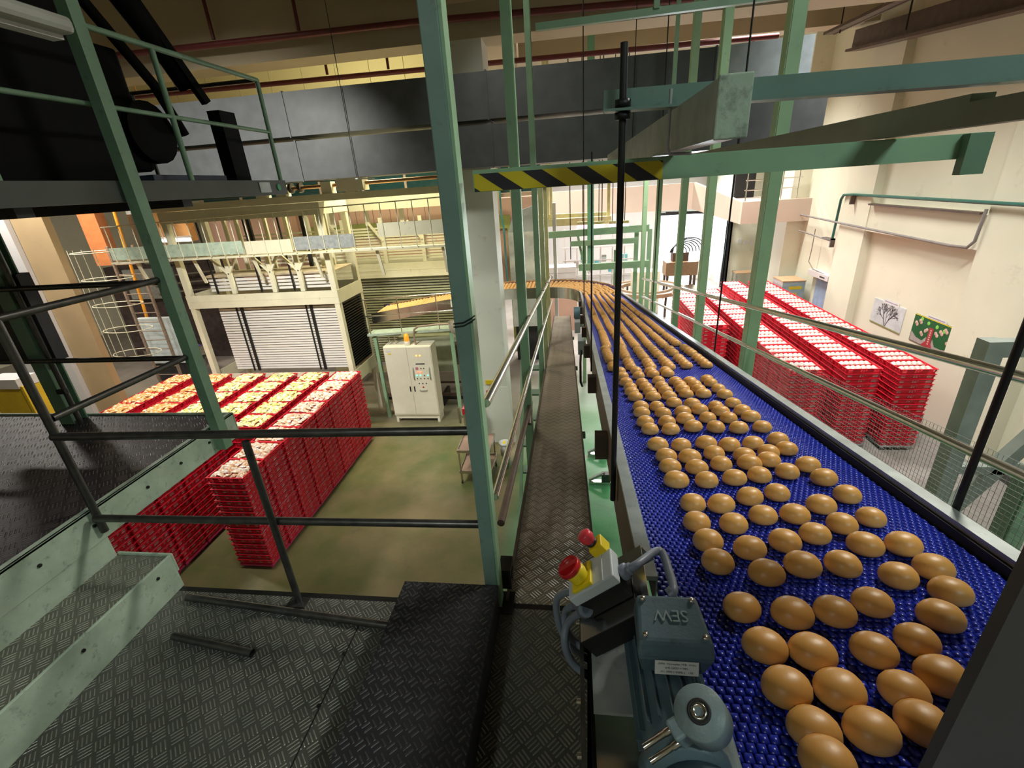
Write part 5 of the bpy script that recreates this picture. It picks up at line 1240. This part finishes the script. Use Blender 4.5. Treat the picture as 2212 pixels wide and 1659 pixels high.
a_, b_ = ony(352,520,13.2), ony(412,517,13.2); MB().tube([a_, b_], .05, 10).build('tube', LAMPW, lt); MB().box((a_.x-.05,13.15,a_.z+.055),(b_.x+.05,13.25,a_.z+.10)).build('housing', PANELW, lt); MB().cyl(((a_.x+b_.x)/2,13.2,a_.z+.10),((a_.x+b_.x)/2,13.2,10.39),.01,6).build('hanger', GALV, lt)
lp2 = thing('tube_lamp', 'dimly glowing batten lamp above the white panels at the left', 'lamp', ony(150,455,10.5))
a_, b_ = ony(70,463,10.0), ony(195,452,10.0); MB().box((a_.x,9.9,a_.z),(b_.x,10.3,a_.z+.12)).build('housing', GALV, lp2); MB().box((a_.x+.05,9.95,a_.z-.02),(b_.x-.3,10.2,a_.z-.001)).build('tube', emit('dim_tube', (1,.9,.8), 1.5), lp2); MB().cyl((a_.x+.6,10.1,a_.z+.12),(a_.x+.6,10.1,10.39),.01,6).build('hanger', GALV, lp2)  # tube has a faint emission
sc2 = thing('salmon_silo', 'salmon coloured hopper seen through the left tray tower', 'hopper', (-10.5,14.5,3))
MB().box((-11.8,14.6,4.0),(-9.2,15.5,5.35)).build('body', PINKC, sc2); MB().add([(-11.6,14.7,3.999),(-9.4,14.7,3.999),(-9.4,15.4,3.999),(-11.6,15.4,3.999),(-10.9,14.9,2.6),(-10.2,14.9,2.6),(-10.2,15.2,2.6),(-10.9,15.2,2.6)],[(0,1,5,4),(1,2,6,5),(2,3,7,6),(3,0,4,7),(4,5,6,7),(0,3,2,1)]).build('cone', PINKC, sc2)
for x in (-11.6,-9.4): MB().box((x-.06,14.8,.001),(x+.06,14.9,4.0)).build('leg', CREAM, sc2)
cl2 = MB(); 
for i in range(14): cl2.box((-9.6+i*.6,15.8,2.2),(-9.02+i*.6,15.86,5.1))
tag(cl2.build('cladding', PINKC), 'salmon sheet cladding far behind the tray towers', 'cladding')
ol = MB().box((-9.0,15.6,4.2),(-2.0,15.7,4.6)); ol.box((-9.0,15.6,.001),(-8.9,15.7,4.2)).box((-2.1,15.6,.001),(-2.0,15.7,4.2)); tag(ol.build('olive_frame', mat('olive_green', (.32,.36,.10), .5)), 'olive green frame band behind the tray towers', 'frame')
gc = thing('green_column', 'green steel column with a dark box and pipe at the far left edge', 'column', (-3.67,2.6,4.1))
MB().box((-3.73,2.58,4.101),(-3.62,2.59,5.49)).build('front_flange', MINT_D, gc); MB().box((-3.68,2.59,4.101),(-3.67,2.68,5.49)).build('web', MINT_D, gc); MB().box((-3.73,2.68,4.101),(-3.62,2.69,5.49)).build('rear_flange', MINT_D, gc)
MB().box((-3.61,2.60,4.585),(-3.53,2.68,5.175)).build('dark_box', DARKM, gc); MB().tube([(-3.565,2.585,4.101),(-3.565,2.585,5.49)], .018, 10).build('pipe', DKPIPE, gc)
MB().box((-3.61,2.56,4.35),(-3.54,2.585,4.38)).build('pipe_clip', BLACK, gc)
MB().box((-4.3,2.62,4.585),(-3.735,2.68,5.12)).build('side_panel', DARKM, gc)
yc = MB().box((-9.6,5.9,.001),(-8.95,6.2,2.95)).box((-8.93,5.88,.001),(-8.88,5.92,3.0)); tag(yc.build('yellow_screen', mat('yellow_screen_paint', (.62,.42,.02), .5)), 'yellow upright screen panel at the far left edge', 'screen')
ws = MB().box((-9.6,5.88,2.96),(-8.95,6.2,3.12)); tag(ws.build('white_strip', PANELW), 'white strip lying on the yellow screen panel', 'strip')

# ================================================================ FAR CENTRE
gf2 = thing('belt_portal', 'mint green portal frame carrying the far end of the belt', 'frame', (.5,11,3))
def px_bar(p, q, Y, w, h, nm, m_, par): return MB().bar(ony(*p,Y), ony(*q,Y), w, h).build(nm, m_, par)
px_bar((1185,508),(1402,492),12.6,.10,.16,'top_beam',MINT,gf2); px_bar((1232,527),(1378,519),12.4,.10,.12,'mid_beam',MINT,gf2)
px_bar((1250,578),(1402,569),12.3,.12,.16,'low_beam',MINT,gf2)
q = ony(1276,571,12.3); MB().box((q.x-.08,12.42,q.z-.02),(q.x+.08,12.52,10.39)).build('hanging_post', mat('sea_green_paint', (.20,.48,.33), .45), gf2)
for x_, zt in ((1331,540),(1376,500),(1262,520),(1405,495)):
    q = ony(x_,zt,12.7); MB().box((q.x-.05,12.7,.001),(q.x+.05,12.8,q.z)).build('post', MINT, gf2)
px_bar((1248,508),(1262,578),12.55,.06,.06,'strut',MINT,gf2)
yf = thing('yellow_gantry', 'pale yellow steel frame hanging in front of the far mezzanine', 'frame', (-.5,15.8,4.3))
px_bar((1098,486),(1320,474),16,.25,.22,'lower_beam',mat('pale_yellow_paint', (.62,.58,.28), .45),yf); YP = bpy.data.materials['pale_yellow_paint']
px_bar((1130,472),(1310,464),17.5,.2,.2,'upper_beam',YP,yf)
for x_ in (1082,1110,1118,1185,1192,1313): q = ony(x_,480,16.2); MB().box((q.x-.045,16.0,q.z),(q.x+.045,16.09,8.59 if x_ > 1300 else 10.39)).build('hanger', YP, yf)
for x_, y_ in ((1300,485),(1233,560)): q = ony(x_,y_,15.7); MB().cyl((q.x,15.7,q.z),(q.x,15.7,10.39),.015,6).build('thin_rod', BLACK, yf)
for i, (p, q_, Y, m_, lb_) in enumerate((((1247,490),(1270,489),15.2,LAMPP,'pinkish lit tube lamp hanging left of the green post'),((1282,489),(1305,487),15.2,LAMPW,'white lit tube lamp hanging right of the green post'),((1315,488),(1330,486),15.2,LAMPP,'second pinkish lit tube lamp, farther right'),((1340,487),(1358,486),15.2,LAMPW,'bright tube lamp near the black threaded rod'))):
    t = thing('tube_lamp', lb_, 'lamp', ony(*p,Y)); a_, b_ = ony(*p,Y), ony(*q_,Y); MB().tube([a_, b_], .05, 8).build('tube', m_, t); MB().box((a_.x,Y-.06,a_.z+.055),(b_.x,Y+.06,a_.z+.14)).build('housing', YP, t); MB().cyl(((a_.x+b_.x)/2,Y,a_.z+.14),((a_.x+b_.x)/2,Y,8.59),.012,6).build('hanger', BLACK, t)
wm = thing('white_hood', 'tall white enclosed machine beyond the white column', 'machine', (-1.4,14.8,0))
MB().box((-1.95,14.6,1.2),(-1.05,15.0,4.15)).build('body', mat('bright_white_panel', (.86,.87,.88), .4), wm); MB().add([(-1.95,14.6,4.151),(-1.05,14.6,4.151),(-1.05,15.0,4.151),(-1.95,15.0,4.151),(-1.75,14.7,4.7),(-1.05,14.7,4.9),(-1.05,14.95,4.9),(-1.75,14.95,4.7)],[(0,1,5,4),(1,2,6,5),(2,3,7,6),(3,0,4,7),(4,5,6,7),(0,3,2,1)]).build('sloping_top', GREY_P, wm)
MB().box((-.6,14.7,1.2),(-.5,15.0,4.9)).build('side_panel', PANELW, wm); MB().box((-1.9,14.7,.001),(-1.1,14.95,1.2)).build('base', DARKM, wm)
MB().tube([(-2.1,14.5,5.4),(-2.1,14.5,4.6),(-2.05,14.5,4.3),(-2.05,14.5,2.5)], .03, 8).build('blue_pipe', SKYB, wm)
pk = thing('box_stack', 'stack of pale boxes on a pallet beyond the belt bend', 'boxes', (-.4,17,0))
for i in range(4): MB().box((-1.0,18.0,1.6+i*.22),(.1,18.8,1.81+i*.22)).build('layer', PANELW, pk)
MB().box((-1.05,17.95,.001),(.15,18.85,1.595)).build('base', PINKC, pk)
rc = thing('ring_conveyor', 'round roller conveyor with brown rims beyond the red trays', 'conveyor', (3.2,20.6,0))
RIM = mat('brown_rim', (.30,.19,.11), .5); Cn = Vector((3.1,20.6,0))
ringsec(1.05,1.12,.92,.14,0,2*math.pi,Cn,40).build('inner_rim', RIM, rc); ringsec(1.50,1.56,.88,.16,0,2*math.pi,Cn,40).build('outer_rim', RIM, rc); ringsec(1.12,1.50,.93,.04,0,2*math.pi,Cn,40).build('rollers', GALV, rc)
for k in range(6): a = k*math.pi/3; MB().box((Cn.x+1.3*math.cos(a)-.04,Cn.y+1.3*math.sin(a)-.04,.001),(Cn.x+1.3*math.cos(a)+.04,Cn.y+1.3*math.sin(a)+.04,.93)).build('leg', BROWNP, rc)
MB().box((2.5,20.2,.001),(3.6,21.0,1.75)).build('core_cabinet', CREAM, rc)
rbm_ = thing('packing_machine', 'dark packing machine with looped hoses by the bright doorway', 'machine', (4.9,22.5,0))
MB().box((4.2,22.2,1.15),(5.6,23.1,1.75)).build('bed', RIM, rbm_); MB().box((4.5,22.4,1.76),(5.2,22.9,2.15)).build('head', BROWNP, rbm_)
for x, y in ((4.3,22.3),(5.5,22.3),(4.3,23.0),(5.5,23.0)): MB().box((x-.05,y-.05,.001),(x+.05,y+.05,1.15)).build('leg', BROWNP, rbm_)
for k in range(7):
    c_ = Vector((4.75+.09*k,22.5+.05*k,2.15)); r_ = .30+.05*k
    MB().tube([c_+Vector((r_*math.cos(a)*1.2,0,r_*math.sin(a))) for a in np.linspace(0.0, math.pi, 14)], .022, 6).build('hose', BLACK, rbm_)
MB().bar((5.0,21.2,.9),(5.9,19.6,.55),.45,.08).build('chute', STEEL, rbm_)
fm = thing('white_machinery', 'white framed machinery with tubes under the far mezzanine', 'machine', (1.2,22.8,0))
for i in range(6): MB().box((-.4+i*.55,22.8,.001),(-.34+i*.55,22.86,3.4)).build('upright', PANELW, fm)
for z in (1.2,1.9,2.5,3.3): MB().box((-.5,22.78,z),(2.8,22.799,z+.06)).build('rail', PANELW, fm)
for i in range(9): MB().box((-.3+i*.33,23.1,1.3+.25*(i%3)),(-.08+i*.33,23.4,1.6+.25*(i%3))).build('unit', STEEL if i%2 else SKYB, fm)
dc2 = thing('door_canopy', 'black steel canopy frame and columns beside the bright doorway', 'frame', (7.0,24,3.5))
for p_, q_ in (((4.4,24.2,3.75),(7.4,24.2,3.65)),((4.4,25.6,3.6),(7.3,25.6,3.6)),((7.3,22.0,3.95),(7.3,25.6,3.6)),((7.4,24.2,3.45),(9.6,24.3,3.45)),((7.4,24.25,3.75),(9.6,24.35,3.75))): MB().bar(p_, q_, .12, .12).build('bar', BLACK, dc2)
for x, y in ((7.42,24.4),(7.42,24.72)): MB().box((x-.06,y-.06,.001),(x+.06,y+.06,3.6)).build('column', BLACK, dc2)
bg = MB().box((5.9,27.2,.001),(6.2,27.6,1.1)).box((6.3,27.3,.001),(6.55,27.7,1.3)); 
for i, (x, y, h_) in enumerate(((6.7,27.2,1.0),(7.0,27.5,1.2))): 
    s_ = MB().add([(x-.25,y-.2,.001),(x+.25,y-.2,.001),(x+.25,y+.2,.001),(x-.25,y+.2,.001),(x+.0,y-.12,h_),(x+.2,y-.12,h_),(x+.2,y+.12,h_),(x,y+.12,h_)],[(0,3,2,1),(4,5,6,7),(0,1,5,4),(1,2,6,5),(2,3,7,6),(3,0,4,7)])
    tag(s_.build('white_sack', PANELW), 'white sack leaning in the bright doorway, %s one' % ('left','right')[i], 'sack')
mr_ = thing('mezzanine_rail', 'white tube guard rail on the far right mezzanine', 'railing', (6.5,17.4,4.5))
for x in (5.7,6.2,6.8,7.3): MB().cyl((x,17.4,4.455),(x,17.4,5.45),.02,8).build('post', CHROME, mr_)
for z in (4.8,5.1,5.45): MB().tube([(5.65,17.4,z),(7.4,17.4,z)], .018, 8).build('rail', CHROME, mr_)
dp = thing('dark_doorway', 'dark doorways on the far right mezzanine', 'doorway', (6.5,19,5))
MB().box((6.0,19.6,4.46),(6.7,19.7,7)).build('opening', BLACK, dp); MB().box((7.0,19.6,4.46),(7.15,19.7,7)).build('opening', BLACK, dp)
# small belt drive on the left of the far belt, jigs on the green floor
bd = thing('belt_drive', 'small blue motor on a grey box at the left of the far belt', 'motor', (.05,7.3,3.3))
MB().cyl((.0,7.45,3.515),(.10,7.45,3.515),.09,16).build('motor', mat('light_blue_motor', (.16,.30,.38), .4), bd); MB().box((.01,7.2,3.24),(.10,7.7,3.42)).build('grey_box', GREY_P, bd); MB().box((.10,7.4,3.28),(.15,7.5,3.34)).build('mount', GREY_P, bd)
bd = thing('belt_drive', 'grey junction box and cable hanging at the left of the belt', 'motor', (.05,5.4,3.6))
MB().box((.045,5.35,3.55),(.12,5.65,3.72)).build('box', GREY_P, bd); MB().tube([(.08,5.35,3.6),(.07,5.2,3.5),(.07,5.1,3.3),(.09,5.2,3.2)], .014, 8).build('cable', BLACK, bd); MB().box((.12,5.45,3.60),(.146,5.55,3.66)).build('mount', GREY_P, bd)
for i, (p_) in enumerate(((1290,985),(1295,1045))):
    q = onz(*p_, .0); t = thing('steel_jig', 'small hinged steel jig under the belt, %s one' % ('farther','nearer')[i], 'jig', q)
    MB().box((q.x-.20,q.y-.05,.001),(q.x+.24,q.y+.05,.07)).build('base_bar', STEEL, t); MB().bar((q.x-.2,q.y,.09),(q.x+.1,q.y,.26),.05,.05).build('arm', GALV, t); MB().box((q.x+.04,q.y-.06,.071),(q.x+.2,q.y+.06,.25)).build('block', DKPIPE, t)
gl2 = thing('green_ladder_frame', 'green stepped frame under the catwalk beside the column', 'frame', (-.7,6,0))
for x in (-.85,-.55): MB().bar((x,5.2,.001),(x,7.2,2.9),.05,.08).build('stringer', MINT, gl2)
for i in range(8): MB().box((-.82,5.38+i*.24,.28+i*.34),(-.58,5.58+i*.24,.31+i*.34)).build('step', MINT_D, gl2)
